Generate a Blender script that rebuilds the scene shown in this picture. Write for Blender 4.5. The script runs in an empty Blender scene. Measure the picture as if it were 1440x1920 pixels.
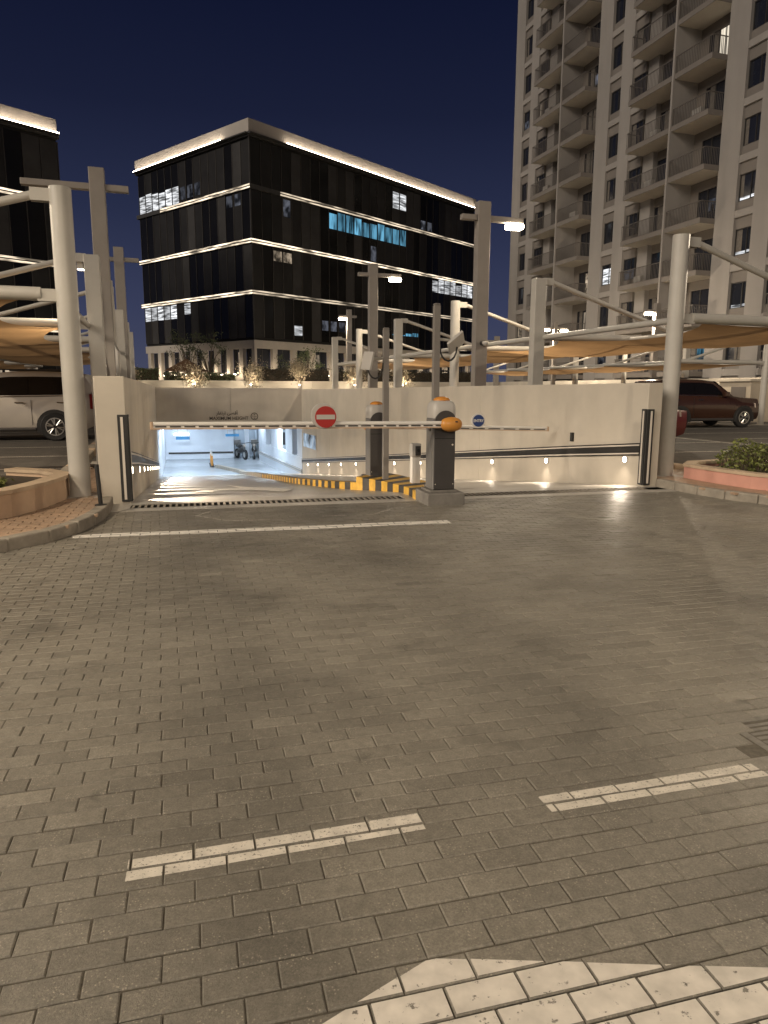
import bpy, bmesh, math, random
from mathutils import Vector, Matrix
from math import sin, cos, radians as R, pi
random.seed(11)
S = bpy.context.scene
COL = S.collection

# ------------------------------------------------------------------ camera
H = 1.54
PITCH = math.atan(231 / 1331.0)
ROLL = 0.004
cam_d = bpy.data.cameras.new('camera')
cam_d.sensor_fit = 'VERTICAL'
cam_d.sensor_height = 36.0
cam_d.lens = 36.0 * 1331.0 / 1920.0
cam_d.clip_start = 0.05
cam_d.clip_end = 3000
cam = bpy.data.objects.new('camera', cam_d)
COL.objects.link(cam)
cam.location = (0, 0, H)
cam.matrix_world = Matrix.Translation((0, 0, H)) @ Matrix.Rotation(pi / 2 - PITCH, 4, 'X') @ Matrix.Rotation(ROLL, 4, 'Z')
S.camera = cam

# ------------------------------------------------------------------ night sky
W = bpy.data.worlds.new('World')
S.world = W
W.use_nodes = True
nt = W.node_tree
nt.nodes.clear()
o_ = nt.nodes.new('ShaderNodeOutputWorld')
bg = nt.nodes.new('ShaderNodeBackground')
tc = nt.nodes.new('ShaderNodeTexCoord')
sx = nt.nodes.new('ShaderNodeSeparateXYZ')
cr = nt.nodes.new('ShaderNodeValToRGB')
nt.links.new(tc.outputs['Generated'], sx.inputs[0])
nt.links.new(sx.outputs['Z'], cr.inputs[0])
e = cr.color_ramp.elements
e[0].position = 0.0; e[0].color = (0.060, 0.066, 0.110, 1)
e[1].position = 1.0; e[1].color = (0.0022, 0.0035, 0.017, 1)
for p, c in ((0.10, (0.039, 0.047, 0.098, 1)), (0.22, (0.020, 0.026, 0.062, 1)), (0.33, (0.0100, 0.0135, 0.037, 1)), (0.45, (0.0050, 0.0075, 0.026, 1))):
    k = e.new(p); k.color = c
nt.links.new(cr.outputs[0], bg.inputs[0])
bg.inputs[1].default_value = 1.0
nt.links.new(bg.outputs[0], o_.inputs[0])

# faint, very soft directional glow of the town behind the camera (moon / city light)
sun_d = bpy.data.lights.new('sun', 'SUN')
sun_d.energy = 1.6
sun_d.angle = R(24)
sun_d.color = (1.0, 0.88, 0.73)
sun = bpy.data.objects.new('sun', sun_d)
COL.objects.link(sun)
sun.location = (-20, -20, 30)
sun.rotation_euler = Vector((0.70, 0.56, -0.36)).to_track_quat('-Z', 'Y').to_euler()

S.view_settings.view_transform = 'Standard'
S.view_settings.look = 'None'
S.view_settings.exposure = 0.0
S.view_settings.gamma = 1.0
S.view_settings.use_curve_mapping = False
S.render.engine = 'CYCLES'
S.cycles.use_denoising = True
S.cycles.max_bounces = 6
S.cycles.diffuse_bounces = 3
S.cycles.glossy_bounces = 3
S.cycles.transparent_max_bounces = 8
S.cycles.sample_clamp_indirect = 4.0
S.cycles.caustics_reflective = False
S.cycles.caustics_refractive = False

# ------------------------------------------------------------------ materials
def _new(name):
    m = bpy.data.materials.new(name); m.use_nodes = True
    n = m.node_tree; b = n.nodes['Principled BSDF']
    return m, n, b

def mat(name, col, rough=0.6, metal=0.0, var=0.12, scale=2.0, bump=0.0, bscale=80.0, streak=0.0, spec=0.5, coat=0.0):
    m, n, b = _new(name)
    b.inputs['Roughness'].default_value = rough
    b.inputs['Metallic'].default_value = metal
    b.inputs['Specular IOR Level'].default_value = spec
    b.inputs['Coat Weight'].default_value = coat
    pos = n.nodes.new('ShaderNodeNewGeometry')
    nz = n.nodes.new('ShaderNodeTexNoise')
    nz.inputs['Scale'].default_value = scale; nz.inputs['Detail'].default_value = 6; nz.inputs['Roughness'].default_value = 0.65
    n.links.new(pos.outputs['Position'], nz.inputs['Vector'])
    rp = n.nodes.new('ShaderNodeMapRange')
    rp.inputs[1].default_value = 0.3; rp.inputs[2].default_value = 0.7
    rp.inputs[3].default_value = 1 - var; rp.inputs[4].default_value = 1 + var
    n.links.new(nz.outputs[0], rp.inputs[0])
    fac = rp.outputs[0]
    if streak:
        mp = n.nodes.new('ShaderNodeMapping'); mp.inputs['Scale'].default_value = (0.75, 0.75, 0.10)
        n.links.new(pos.outputs['Position'], mp.inputs[0])
        n2 = n.nodes.new('ShaderNodeTexNoise'); n2.inputs['Scale'].default_value = 1.6; n2.inputs['Detail'].default_value = 5
        n.links.new(mp.outputs[0], n2.inputs['Vector'])
        r2 = n.nodes.new('ShaderNodeMapRange')
        r2.inputs[1].default_value = 0.35; r2.inputs[2].default_value = 0.65
        r2.inputs[3].default_value = 1 - streak; r2.inputs[4].default_value = 1 + streak * 0.4
        n.links.new(n2.outputs[0], r2.inputs[0])
        mu = n.nodes.new('ShaderNodeMath'); mu.operation = 'MULTIPLY'
        n.links.new(fac, mu.inputs[0]); n.links.new(r2.outputs[0], mu.inputs[1])
        fac = mu.outputs[0]
    vm = n.nodes.new('ShaderNodeVectorMath'); vm.operation = 'SCALE'
    vm.inputs[0].default_value = col
    n.links.new(fac, vm.inputs['Scale'])
    n.links.new(vm.outputs[0], b.inputs['Base Color'])
    if bump:
        nb = n.nodes.new('ShaderNodeTexNoise'); nb.inputs['Scale'].default_value = bscale; nb.inputs['Detail'].default_value = 4
        n.links.new(pos.outputs['Position'], nb.inputs['Vector'])
        bp = n.nodes.new('ShaderNodeBump'); bp.inputs['Strength'].default_value = bump; bp.inputs['Distance'].default_value = 0.01
        n.links.new(nb.outputs[0], bp.inputs['Height']); n.links.new(bp.outputs[0], b.inputs['Normal'])
    return m

def glow(name, col, strength, pattern=None):
    m = bpy.data.materials.new(name); m.use_nodes = True
    n = m.node_tree; n.nodes.clear()
    o = n.nodes.new('ShaderNodeOutputMaterial'); em = n.nodes.new('ShaderNodeEmission')
    em.inputs[0].default_value = (*col, 1); em.inputs[1].default_value = strength
    if pattern:
        g = n.nodes.new('ShaderNodeNewGeometry')
        mp = n.nodes.new('ShaderNodeMapping'); mp.inputs['Scale'].default_value = pattern
        n.links.new(g.outputs['Position'], mp.inputs[0])
        nz = n.nodes.new('ShaderNodeTexNoise'); nz.inputs['Scale'].default_value = 1.0; nz.inputs['Detail'].default_value = 3
        n.links.new(mp.outputs[0], nz.inputs['Vector'])
        r = n.nodes.new('ShaderNodeMapRange'); r.inputs[1].default_value = 0.38; r.inputs[2].default_value = 0.62
        r.inputs[3].default_value = 0.12 * strength; r.inputs[4].default_value = 1.25 * strength
        n.links.new(nz.outputs[0], r.inputs[0])
        oi = n.nodes.new('ShaderNodeObjectInfo'); r2 = n.nodes.new('ShaderNodeMapRange'); r2.inputs[3].default_value = 0.40; r2.inputs[4].default_value = 1.15
        n.links.new(oi.outputs['Random'], r2.inputs[0])
        mu = n.nodes.new('ShaderNodeMath'); mu.operation = 'MULTIPLY'
        n.links.new(r.outputs[0], mu.inputs[0]); n.links.new(r2.outputs[0], mu.inputs[1]); n.links.new(mu.outputs[0], em.inputs[1])
    n.links.new(em.outputs[0], o.inputs[0])
    return m

def brick_mat(name, col, speck=1.0):
    m, n, b = _new(name)
    b.inputs['Specular IOR Level'].default_value = 0.45
    g = n.nodes.new('ShaderNodeNewGeometry')
    at = n.nodes.new('ShaderNodeAttribute'); at.attribute_name = 'tone'
    def noise(sc, det=4, ro=0.6):
        z = n.nodes.new('ShaderNodeTexNoise'); z.inputs['Scale'].default_value = sc
        z.inputs['Detail'].default_value = det; z.inputs['Roughness'].default_value = ro
        n.links.new(g.outputs['Position'], z.inputs['Vector']); return z.outputs[0]
    def rng(x, a, b_, c, d):
        r = n.nodes.new('ShaderNodeMapRange')
        for i, v in enumerate((a, b_, c, d)): r.inputs[i + 1].default_value = v
        n.links.new(x, r.inputs[0]); return r.outputs[0]
    def mul(a, b_):
        q = n.nodes.new('ShaderNodeMath'); q.operation = 'MULTIPLY'
        n.links.new(a, q.inputs[0]); n.links.new(b_, q.inputs[1]); return q.outputs[0]
    fine = rng(noise(120, 6, 0.8), 0.30, 0.72, 0.62, 1.42)
    mid = rng(noise(28, 4), 0.32, 0.68, 0.86, 1.14)
    big = mul(rng(noise(0.9, 4), 0.30, 0.70, 0.80, 1.16), rng(noise(0.33, 5, 0.55), 0.36, 0.50, 0.78, 1.04))
    spots = rng(noise(7.0, 2, 0.4), 0.20, 0.29, 0.62, 1.0)
    f = mul(mul(mul(fine, mid), mul(big, spots)), at.outputs['Fac'])
    if name == 'paving_brick':
        dp = n.nodes.new('ShaderNodeVectorMath'); dp.operation = 'DOT_PRODUCT'; dp.inputs[1].default_value = (0.962, 0.272, 0.0)
        n.links.new(g.outputs['Position'], dp.inputs[0])
        wob = n.nodes.new('ShaderNodeMath'); wob.operation = 'ADD'
        n.links.new(dp.outputs['Value'], wob.inputs[0]); n.links.new(rng(noise(0.45, 2), 0.3, 0.7, -0.45, 0.45), wob.inputs[1])
        for c in (0.15, 1.75, 4.25, 5.85):
            d = n.nodes.new('ShaderNodeMath'); d.operation = 'SUBTRACT'; d.inputs[1].default_value = c
            n.links.new(wob.outputs[0], d.inputs[0])
            ab = n.nodes.new('ShaderNodeMath'); ab.operation = 'ABSOLUTE'; n.links.new(d.outputs[0], ab.inputs[0])
            f = mul(f, rng(ab.outputs[0], 0.06, 0.42, 0.86, 1.0))
        oil = mul(rng(noise(1.9, 3, 0.5), 0.60, 0.70, 0.0, 1.0), rng(noise(5.0, 3), 0.35, 0.6, 0.3, 1.0))
        f = mul(f, rng(oil, 0.0, 1.0, 1.0, 0.70))
    vo = n.nodes.new('ShaderNodeTexVoronoi'); vo.inputs['Scale'].default_value = 85
    n.links.new(g.outputs['Position'], vo.inputs['Vector'])
    sp = rng(vo.outputs['Distance'], 0.06, 0.30, speck, 0.0)
    sp = mul(sp, rng(noise(9, 2), 0.42, 0.62, 0.0, 1.0))
    vm = n.nodes.new('ShaderNodeVectorMath'); vm.operation = 'SCALE'; vm.inputs[0].default_value = col
    n.links.new(f, vm.inputs['Scale'])
    mx = n.nodes.new('ShaderNodeMix'); mx.data_type = 'RGBA'
    n.links.new(sp, mx.inputs['Factor']); n.links.new(vm.outputs[0], mx.inputs[6])
    mx.inputs[7].default_value = (col[0] * 2.1, col[1] * 2.05, col[2] * 2.0, 1)
    n.links.new(mx.outputs[2], b.inputs['Base Color'])
    n.links.new(rng(noise(2.3, 4), 0.3, 0.7, 0.30, 0.52), b.inputs['Roughness'])
    bp = n.nodes.new('ShaderNodeBump'); bp.inputs['Strength'].default_value = 0.55; bp.inputs['Distance'].default_value = 0.004
    n.links.new(noise(190, 5, 0.7), bp.inputs['Height']); n.links.new(bp.outputs[0], b.inputs['Normal'])
    return m

def paint_mat(name, col, lo, hi, scale):
    """worn road paint: chips let the brick below show"""
    m, n, b = _new(name)
    b.inputs['Roughness'].default_value = 0.6
    g = n.nodes.new('ShaderNodeNewGeometry')
    out = n.nodes['Material Output']
    nz = n.nodes.new('ShaderNodeTexNoise'); nz.inputs['Scale'].default_value = scale; nz.inputs['Detail'].default_value = 7; nz.inputs['Roughness'].default_value = 0.72
    n.links.new(g.outputs['Position'], nz.inputs['Vector'])
    r = n.nodes.new('ShaderNodeMapRange'); r.inputs[1].default_value = lo; r.inputs[2].default_value = hi
    n.links.new(nz.outputs[0], r.inputs[0])
    nd = n.nodes.new('ShaderNodeTexNoise'); nd.inputs['Scale'].default_value = 14; nd.inputs['Detail'].default_value = 6
    n.links.new(g.outputs['Position'], nd.inputs['Vector'])
    r2 = n.nodes.new('ShaderNodeMapRange'); r2.inputs[1].default_value = 0.3; r2.inputs[2].default_value = 0.7
    r2.inputs[3].default_value = 0.78; r2.inputs[4].default_value = 1.08
    n.links.new(nd.outputs[0], r2.inputs[0])
    vm = n.nodes.new('ShaderNodeVectorMath'); vm.operation = 'SCALE'; vm.inputs[0].default_value = col
    n.links.new(r2.outputs[0], vm.inputs['Scale']); n.links.new(vm.outputs[0], b.inputs['Base Color'])
    tr = n.nodes.new('ShaderNodeBsdfTransparent'); mx = n.nodes.new('ShaderNodeMixShader')
    n.links.new(r.outputs[0], mx.inputs[0]); n.links.new(tr.outputs[0], mx.inputs[1]); n.links.new(b.outputs[0], mx.inputs[2])
    n.links.new(mx.outputs[0], out.inputs[0])
    return m

def leaf_mat(name, a, b_):
    m, n, b = _new(name)
    b.inputs['Roughness'].default_value = 0.55
    g = n.nodes.new('ShaderNodeNewGeometry')
    mx = n.nodes.new('ShaderNodeMix'); mx.data_type = 'RGBA'
    mx.inputs[6].default_value = (*a, 1); mx.inputs[7].default_value = (*b_, 1)
    n.links.new(g.outputs['Random Per Island'], mx.inputs['Factor'])
    n.links.new(mx.outputs[2], b.inputs['Base Color'])
    return m

def fabric_mat(name, col):
    m, n, b = _new(name)
    out = n.nodes['Material Output']
    b.inputs['Roughness'].default_value = 0.7
    g = n.nodes.new('ShaderNodeNewGeometry')
    nz = n.nodes.new('ShaderNodeTexNoise'); nz.inputs['Scale'].default_value = 1.1; nz.inputs['Detail'].default_value = 4
    n.links.new(g.outputs['Position'], nz.inputs['Vector'])
    r = n.nodes.new('ShaderNodeMapRange'); r.inputs[1].default_value = 0.3; r.inputs[2].default_value = 0.7; r.inputs[3].default_value = 0.8; r.inputs[4].default_value = 1.15
    n.links.new(nz.outputs[0], r.inputs[0])
    vm = n.nodes.new('ShaderNodeVectorMath'); vm.operation = 'SCALE'; vm.inputs[0].default_value = col
    n.links.new(r.outputs[0], vm.inputs['Scale']); n.links.new(vm.outputs[0], b.inputs['Base Color'])
    t = n.nodes.new('ShaderNodeBsdfTranslucent'); n.links.new(vm.outputs[0], t.inputs[0])
    mx = n.nodes.new('ShaderNodeMixShader'); mx.inputs[0].default_value = 0.55
    n.links.new(b.outputs[0], mx.inputs[1]); n.links.new(t.outputs[0], mx.inputs[2]); n.links.new(mx.outputs[0], out.inputs[0])
    return m

M = dict(
    brick=brick_mat('paving_brick', (0.200, 0.182, 0.150)),
    tan=brick_mat('tan_paver', (0.36, 0.25, 0.17), 0.3),
    mortar=mat('bedding_sand', (0.115, 0.100, 0.078), 0.95, var=0.3, scale=40),
    paint=paint_mat('white_road_paint', (0.66, 0.61, 0.54), 0.35, 0.40, 22),
    paint2=paint_mat('worn_lane_paint', (0.64, 0.59, 0.51), 0.37, 0.43, 80),
    paint_w=paint_mat('fresh_road_paint', (0.86, 0.82, 0.75), 0.30, 0.34, 18),
    ghost=paint_mat('faded_paint', (0.62, 0.57, 0.50), 0.42, 0.52, 60),
    asphalt=mat('asphalt', (0.085, 0.078, 0.068), 0.75, var=0.3, scale=5, bump=0.5, bscale=120),
    plaza=mat('plaza_stone', (0.20, 0.18, 0.16), 0.7),
    ramp=mat('ramp_concrete', (0.44, 0.41, 0.365), 0.33, var=0.16, scale=1.3, bump=0.12, bscale=30, streak=0.0),
    wall=mat('painted_concrete', (0.57, 0.515, 0.43), 0.75, var=0.07, scale=1.2, bump=0.08, bscale=50, streak=0.07),
    wallb=mat('painted_concrete_end', (0.58, 0.51, 0.41), 0.75, var=0.05, scale=2.0, bump=0.06, bscale=50, streak=0.06),
    header=mat('header_concrete', (0.52, 0.475, 0.415), 0.8, var=0.08, scale=1.1, streak=0.10),
    kerb=mat('kerb_concrete', (0.30, 0.265, 0.215), 0.8, var=0.22, scale=6, bump=0.3, bscale=60),
    planter=mat('planter_render', (0.52, 0.37, 0.25), 0.85, var=0.09, scale=4, bump=0.1, bscale=60),
    planter_r=mat('pink_planter_render', (0.60, 0.31, 0.24), 0.85, var=0.06, scale=4, bump=0.1, bscale=60),
    cope=mat('planter_coping', (0.50, 0.38, 0.26), 0.75, var=0.12, scale=8),
    soil=mat('soil', (0.06, 0.045, 0.03), 0.95, var=0.3, scale=20),
    steel=mat('grey_painted_steel', (0.46, 0.437, 0.392), 0.42, var=0.06, scale=3),
    steel_d=mat('dark_painted_steel', (0.21, 0.19, 0.17), 0.45, var=0.08, scale=3),
    post=mat('lamp_post_paint', (0.25, 0.225, 0.20), 0.5, var=0.06, scale=3),
    fabric=fabric_mat('shade_fabric', (0.44, 0.275, 0.14)),
    white=mat('white_enamel', (0.78, 0.75, 0.70), 0.35, var=0.04),
    head=mat('cabinet_head_grey', (0.46, 0.435, 0.40), 0.4, var=0.04),
    cab=mat('cabinet_charcoal', (0.055, 0.050, 0.047), 0.42, var=0.1, scale=6),
    cab_s=mat('cabinet_side_grey', (0.17, 0.16, 0.15), 0.45, var=0.08, scale=5),
    plinth=mat('plinth_concrete', (0.185, 0.17, 0.15), 0.8, var=0.2, scale=7, bump=0.2),
    black=mat('black_rubber', (0.022, 0.021, 0.02), 0.5, var=0.1),
    dark=mat('dark_void', (0.012, 0.011, 0.010), 0.8, var=0.0),
    yellow=mat('hazard_yellow', (0.62, 0.36, 0.05), 0.6, var=0.22, scale=9),
    hblack=mat('hazard_black', (0.05, 0.046, 0.04), 0.6, var=0.3, scale=9),
    orange=mat('orange_plastic', (0.62, 0.27, 0.05), 0.35, var=0.05),
    amber=mat('amber_plastic', (0.60, 0.25, 0.05), 0.25, var=0.05),
    red=mat('sign_red', (0.36, 0.016, 0.012), 0.45, var=0.03),
    blue=mat('sign_blue', (0.022, 0.055, 0.20), 0.45, var=0.03),
    signblue=mat('hanging_sign_blue', (0.05, 0.22, 0.42), 0.5, var=0.03),
    ink=mat('black_lettering', (0.045, 0.038, 0.035), 0.6, var=0.0),
    grate=mat('cast_grate', (0.19, 0.175, 0.15), 0.6, metal=0.0, var=0.25, scale=20),
    rail=mat('pale_rail', (0.66, 0.60, 0.52), 0.45, var=0.05),
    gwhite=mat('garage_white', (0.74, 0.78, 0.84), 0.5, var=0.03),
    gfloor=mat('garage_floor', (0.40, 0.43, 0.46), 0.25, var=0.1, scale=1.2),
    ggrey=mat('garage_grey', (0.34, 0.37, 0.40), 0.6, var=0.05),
    stone=mat('cornice_stone', (0.44, 0.40, 0.355), 0.7, var=0.16, scale=0.55),
    glass_a=mat('facade_glass', (0.010, 0.0098, 0.0098), 0.16, var=0.2, scale=0.6, spec=0.22),
    glass_b=mat('facade_panel', (0.028, 0.027, 0.0265), 0.4, var=0.25, scale=0.6, spec=0.15),
    glass_c=mat('facade_panel_grey', (0.055, 0.053, 0.052), 0.5, var=0.25, scale=0.6, spec=0.15),
    mull=mat('facade_mullion', (0.052, 0.046, 0.040), 0.5, var=0.2, scale=0.5),
    ledge=mat('facade_ledge', (0.05, 0.048, 0.045), 0.5, var=0.1),
    tower=mat('tower_render', (0.285, 0.263, 0.243), 0.85, var=0.06, scale=0.35, streak=0.07),
    soffit_uplit=mat('balcony_soffit_uplit', (0.52, 0.47, 0.40), 0.8, var=0.06),  # slab paler than the tower render, light from below put into the colour
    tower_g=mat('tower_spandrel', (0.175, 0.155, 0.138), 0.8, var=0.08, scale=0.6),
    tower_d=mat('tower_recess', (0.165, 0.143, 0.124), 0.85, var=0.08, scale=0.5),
    frame=mat('window_frame', (0.03, 0.028, 0.027), 0.5, var=0.05),
    tglass=mat('tower_glass', (0.016, 0.018, 0.026), 0.12, var=0.2, scale=0.5),
    curtain=mat('window_curtain', (0.13, 0.115, 0.10), 0.9, var=0.3, scale=6),
    railing=mat('balcony_railing', (0.10, 0.088, 0.078), 0.5, var=0.05),
    leaf=leaf_mat('shrub_leaf', (0.035, 0.050, 0.018), (0.10, 0.115, 0.045)),
    leafc=leaf_mat('ground_cover_leaf', (0.085, 0.105, 0.022), (0.24, 0.26, 0.07)),
    leafd=leaf_mat('hedge_leaf', (0.014, 0.014, 0.008), (0.040, 0.034, 0.018)),
    leaft=leaf_mat('pale_leaf', (0.16, 0.13, 0.085), (0.34, 0.28, 0.19)),
    bark=mat('bark', (0.10, 0.075, 0.05), 0.9, var=0.3, scale=20),
    tent=mat('parasol_canvas', (0.10, 0.050, 0.022), 0.85, var=0.1),
    tyre=mat('tyre', (0.014, 0.013, 0.013), 0.7, var=0.1),
    rim=mat('alloy_rim', (0.60, 0.58, 0.54), 0.3, metal=0.8, var=0.05),
    carglass=mat('tinted_glass', (0.008, 0.007, 0.007), 0.06, var=0.0),
    chrome=mat('chrome', (0.70, 0.68, 0.64), 0.15, metal=1.0, var=0.0),
    white_car=mat('white_car_paint', (0.56, 0.51, 0.45), 0.28, var=0.03, coat=0.6),
    red_car=mat('dark_red_car_paint', (0.046, 0.020, 0.012), 0.22, var=0.05, coat=0.5),
    red_car2=mat('red_car_paint', (0.085, 0.010, 0.007), 0.3, var=0.05, coat=0.2),
    lamp=glow('lamp_led', (1.0, 0.86, 0.64), 40.0),
    lamp_s=glow('small_lamp_led', (1.0, 0.86, 0.66), 14.0),
    wlamp=glow('wall_light_led', (1.0, 0.86, 0.68), 22.0),
    led=glow('led_strip_warm', (1.0, 0.82, 0.60), 1.9, (0.6, 0.6, 6.0)),
    led_c=glow('cornice_led_warm', (1.0, 0.84, 0.66), 22.0),
    tube=glow('garage_tube', (0.72, 0.86, 1.0), 9.0),
    win_w=glow('lit_window_white', (0.95, 0.97, 1.0), 1.05, (0.9, 0.9, 7.5)),
    win_y=glow('lit_window_warm', (1.0, 0.80, 0.58), 0.55, (2.6, 2.6, 2.2)),
    win_t=glow('lit_curtain_window', (1.0, 0.82, 0.62), 0.62, (5.0, 5.0, 0.4)),
    win_b=glow('lit_window_blue', (0.20, 0.58, 0.86), 0.8, (2.4, 2.4, 0.5)),
    win_g=glow('dim_window_grey', (0.62, 0.66, 0.80), 0.16, (2.0, 2.0, 1.6)),
    gwin=glow('bright_garage_window', (0.66, 0.82, 1.0), 0.85, (1.8, 1.8, 1.5)),
    headlamp=mat('headlight_lens', (0.5, 0.42, 0.36), 0.15, var=0.0),
    tail=mat('tail_light_lens', (0.20, 0.012, 0.010), 0.2, var=0.0),
)

# ------------------------------------------------------------------ mesh building
class Fr:
    """a horizontal frame: origin, x axis by azimuth-like angle; maps (a,b,z) to the world"""
    def __init__(s, ox, oy, ux, uy, oz=0.0):
        l = math.hypot(ux, uy); s.o = (ox, oy, oz); s.u = (ux / l, uy / l); s.v = (-uy / l, ux / l)
    def __call__(s, a, b, z=0.0):
        return (s.o[0] + a * s.u[0] + b * s.v[0], s.o[1] + a * s.u[1] + b * s.v[1], s.o[2] + z)
    def ang(s): return math.atan2(s.u[1], s.u[0])

ID = Fr(0, 0, 1, 0)

class MB:
    def __init__(s): s.v = []; s.f = []; s.mi = []; s.cur = 0
    def add(s, vs, fs):
        b = len(s.v); s.v += [tuple(p) for p in vs]
        s.f += [tuple(b + i for i in f) for f in fs]; s.mi += [s.cur] * len(fs); return s
    def box(s, x0, x1, y0, y1, z0, z1, F=ID):
        p = [F(x, y, z) for z in (z0, z1) for x, y in ((x0, y0), (x1, y0), (x1, y1), (x0, y1))]
        return s.add(p, [(3, 2, 1, 0), (4, 5, 6, 7), (0, 1, 5, 4), (1, 2, 6, 5), (2, 3, 7, 6), (3, 0, 4, 7)])
    def prism(s, poly, z0, z1, F=ID):
        n = len(poly)
        zz0 = z0 if callable(z0) else (lambda a, b: z0)
        zz1 = z1 if callable(z1) else (lambda a, b: z1)
        p = [F(a, b, zz0(a, b)) for a, b in poly] + [F(a, b, zz1(a, b)) for a, b in poly]
        return s.add(p, [tuple(range(n - 1, -1, -1)), tuple(range(n, 2 * n))] + [(i, (i + 1) % n, n + (i + 1) % n, n + i) for i in range(n)])
    def hexa(s, b4, t4):
        return s.add(list(b4) + list(t4), [(3, 2, 1, 0), (4, 5, 6, 7), (0, 1, 5, 4), (1, 2, 6, 5), (2, 3, 7, 6), (3, 0, 4, 7)])
    def poly(s, pts): return s.add(pts, [tuple(range(len(pts)))])
    def tube(s, pts, r, n=12, cap=True):
        pts = [Vector(p) for p in pts]; m = len(pts); rs = r if isinstance(r, (list, tuple)) else [r] * m
        rings = []; ref = None
        for i, p in enumerate(pts):
            d = (pts[min(i + 1, m - 1)] - pts[max(i - 1, 0)]).normalized()
            if ref is None: ref = Vector((0, 0, 1)) if abs(d.z) < 0.9 else Vector((1, 0, 0))
            a = d.cross(ref).normalized(); b = a.cross(d).normalized(); ref = b
            rings.append([p + a * rs[i] * cos(2 * pi * k / n) + b * rs[i] * sin(2 * pi * k / n) for k in range(n)])
        vs = [q for g in rings for q in g]
        fs = [(i * n + k, i * n + (k + 1) % n, (i + 1) * n + (k + 1) % n, (i + 1) * n + k) for i in range(m - 1) for k in range(n)]
        if cap: fs += [tuple(range(n - 1, -1, -1)), tuple(range((m - 1) * n, m * n))]
        return s.add(vs, fs)
    def lathe(s, prof, c, n=24, cap=True):
        """profile of (r,z) about a vertical axis at c"""
        vs = []; m = len(prof)
        for r_, z in prof:
            for k in range(n):
                vs.append((c[0] + r_ * cos(2 * pi * k / n), c[1] + r_ * sin(2 * pi * k / n), c[2] + z))
        fs = [(i * n + k, i * n + (k + 1) % n, (i + 1) * n + (k + 1) % n, (i + 1) * n + k) for i in range(m - 1) for k in range(n)]
        if cap: fs += [tuple(range(n - 1, -1, -1)), tuple(range((m - 1) * n, m * n))]
        return s.add(vs, fs)
    def disc(s, c, nrm, r, depth, n=28, r2=None):
        nrm = Vector(nrm).normalized(); c = Vector(c)
        return s.tube([c, c + nrm * depth], [r, r2 if r2 is not None else r], n)
    def build(s, name, m, parent=None, origin=(0, 0, 0), smooth=False, bevel=0.0, kind=None, auto=None, segs=2):
        me = bpy.data.meshes.new(name)
        ox, oy, oz = origin
        me.from_pydata([(x - ox, y - oy, z - oz) for x, y, z in s.v], [], s.f)
        ms = m if isinstance(m, (list, tuple)) else [m]
        for k in ms: me.materials.append(k)
        if len(ms) > 1: me.polygons.foreach_set('material_index', s.mi)
        if smooth: me.polygons.foreach_set('use_smooth', [True] * len(me.polygons))
        me.update()
        o = bpy.data.objects.new(name, me); COL.objects.link(o)
        if parent: o.parent = parent
        elif origin != (0, 0, 0): o.location = origin
        if smooth and auto is not None:
            try: me.set_sharp_from_angle(angle=R(auto))
            except Exception: pass
        if bevel:
            b = o.modifiers.new('bevel', 'BEVEL'); b.width = bevel; b.segments = segs; b.limit_method = 'ANGLE'; b.angle_limit = R(35)
        if kind: o['kind'] = kind
        return o

def tag(o, label=None, cat=None, group=None, kind=None):
    if label: o['label'] = label
    if cat: o['category'] = cat
    if group: o['group'] = group
    if kind: o['kind'] = kind
    return o

def thing(name, label, cat=None, loc=(0, 0, 0), rz=0.0, group=None, kind=None):
    o = bpy.data.objects.new(name, None); COL.objects.link(o); o.empty_display_size = 0.2
    o.location = loc; o.rotation_euler = (0, 0, rz)
    return tag(o, label, cat, group, kind)

def copy_tree(o, parent=None):
    c = o.copy(); COL.objects.link(c)
    if parent: c.parent = parent
    for ch in list(o.children): copy_tree(ch, c)
    return c

def light(name, kind, loc, energy, col, parent=None, origin=(0, 0, 0), aim=None, **kw):
    d = bpy.data.lights.new(name, kind); d.energy = energy; d.color = col
    for k, v in kw.items(): setattr(d, k, v)
    o = bpy.data.objects.new(name, d); COL.objects.link(o)
    o.location = tuple(a - b for a, b in zip(loc, origin))
    if aim: o.rotation_euler = Vector(aim).to_track_quat('-Z', 'Y').to_euler()
    if parent: o.parent = parent
    return o

WARM = (1.0, 0.83, 0.61)
AZ = R(75.3)
U = (sin(AZ), cos(AZ)); V = (-cos(AZ), sin(AZ))
G = Fr(-3.42, 9.47, *U)          # gate frame: a along the entrance line, b down the ramp
P0 = (-3.42, 9.47); P1 = (4.16, 11.33)
HL = (-9.88, 31.0); HR = (-3.78, 32.7)
def lerp(a, b, t): return tuple(x + (y - x) * t for x, y in zip(a, b))
RAMP_L = 22.6
def zr(s): return max(-2.75, -0.105 * max(0.0, s - 0.2))

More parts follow.
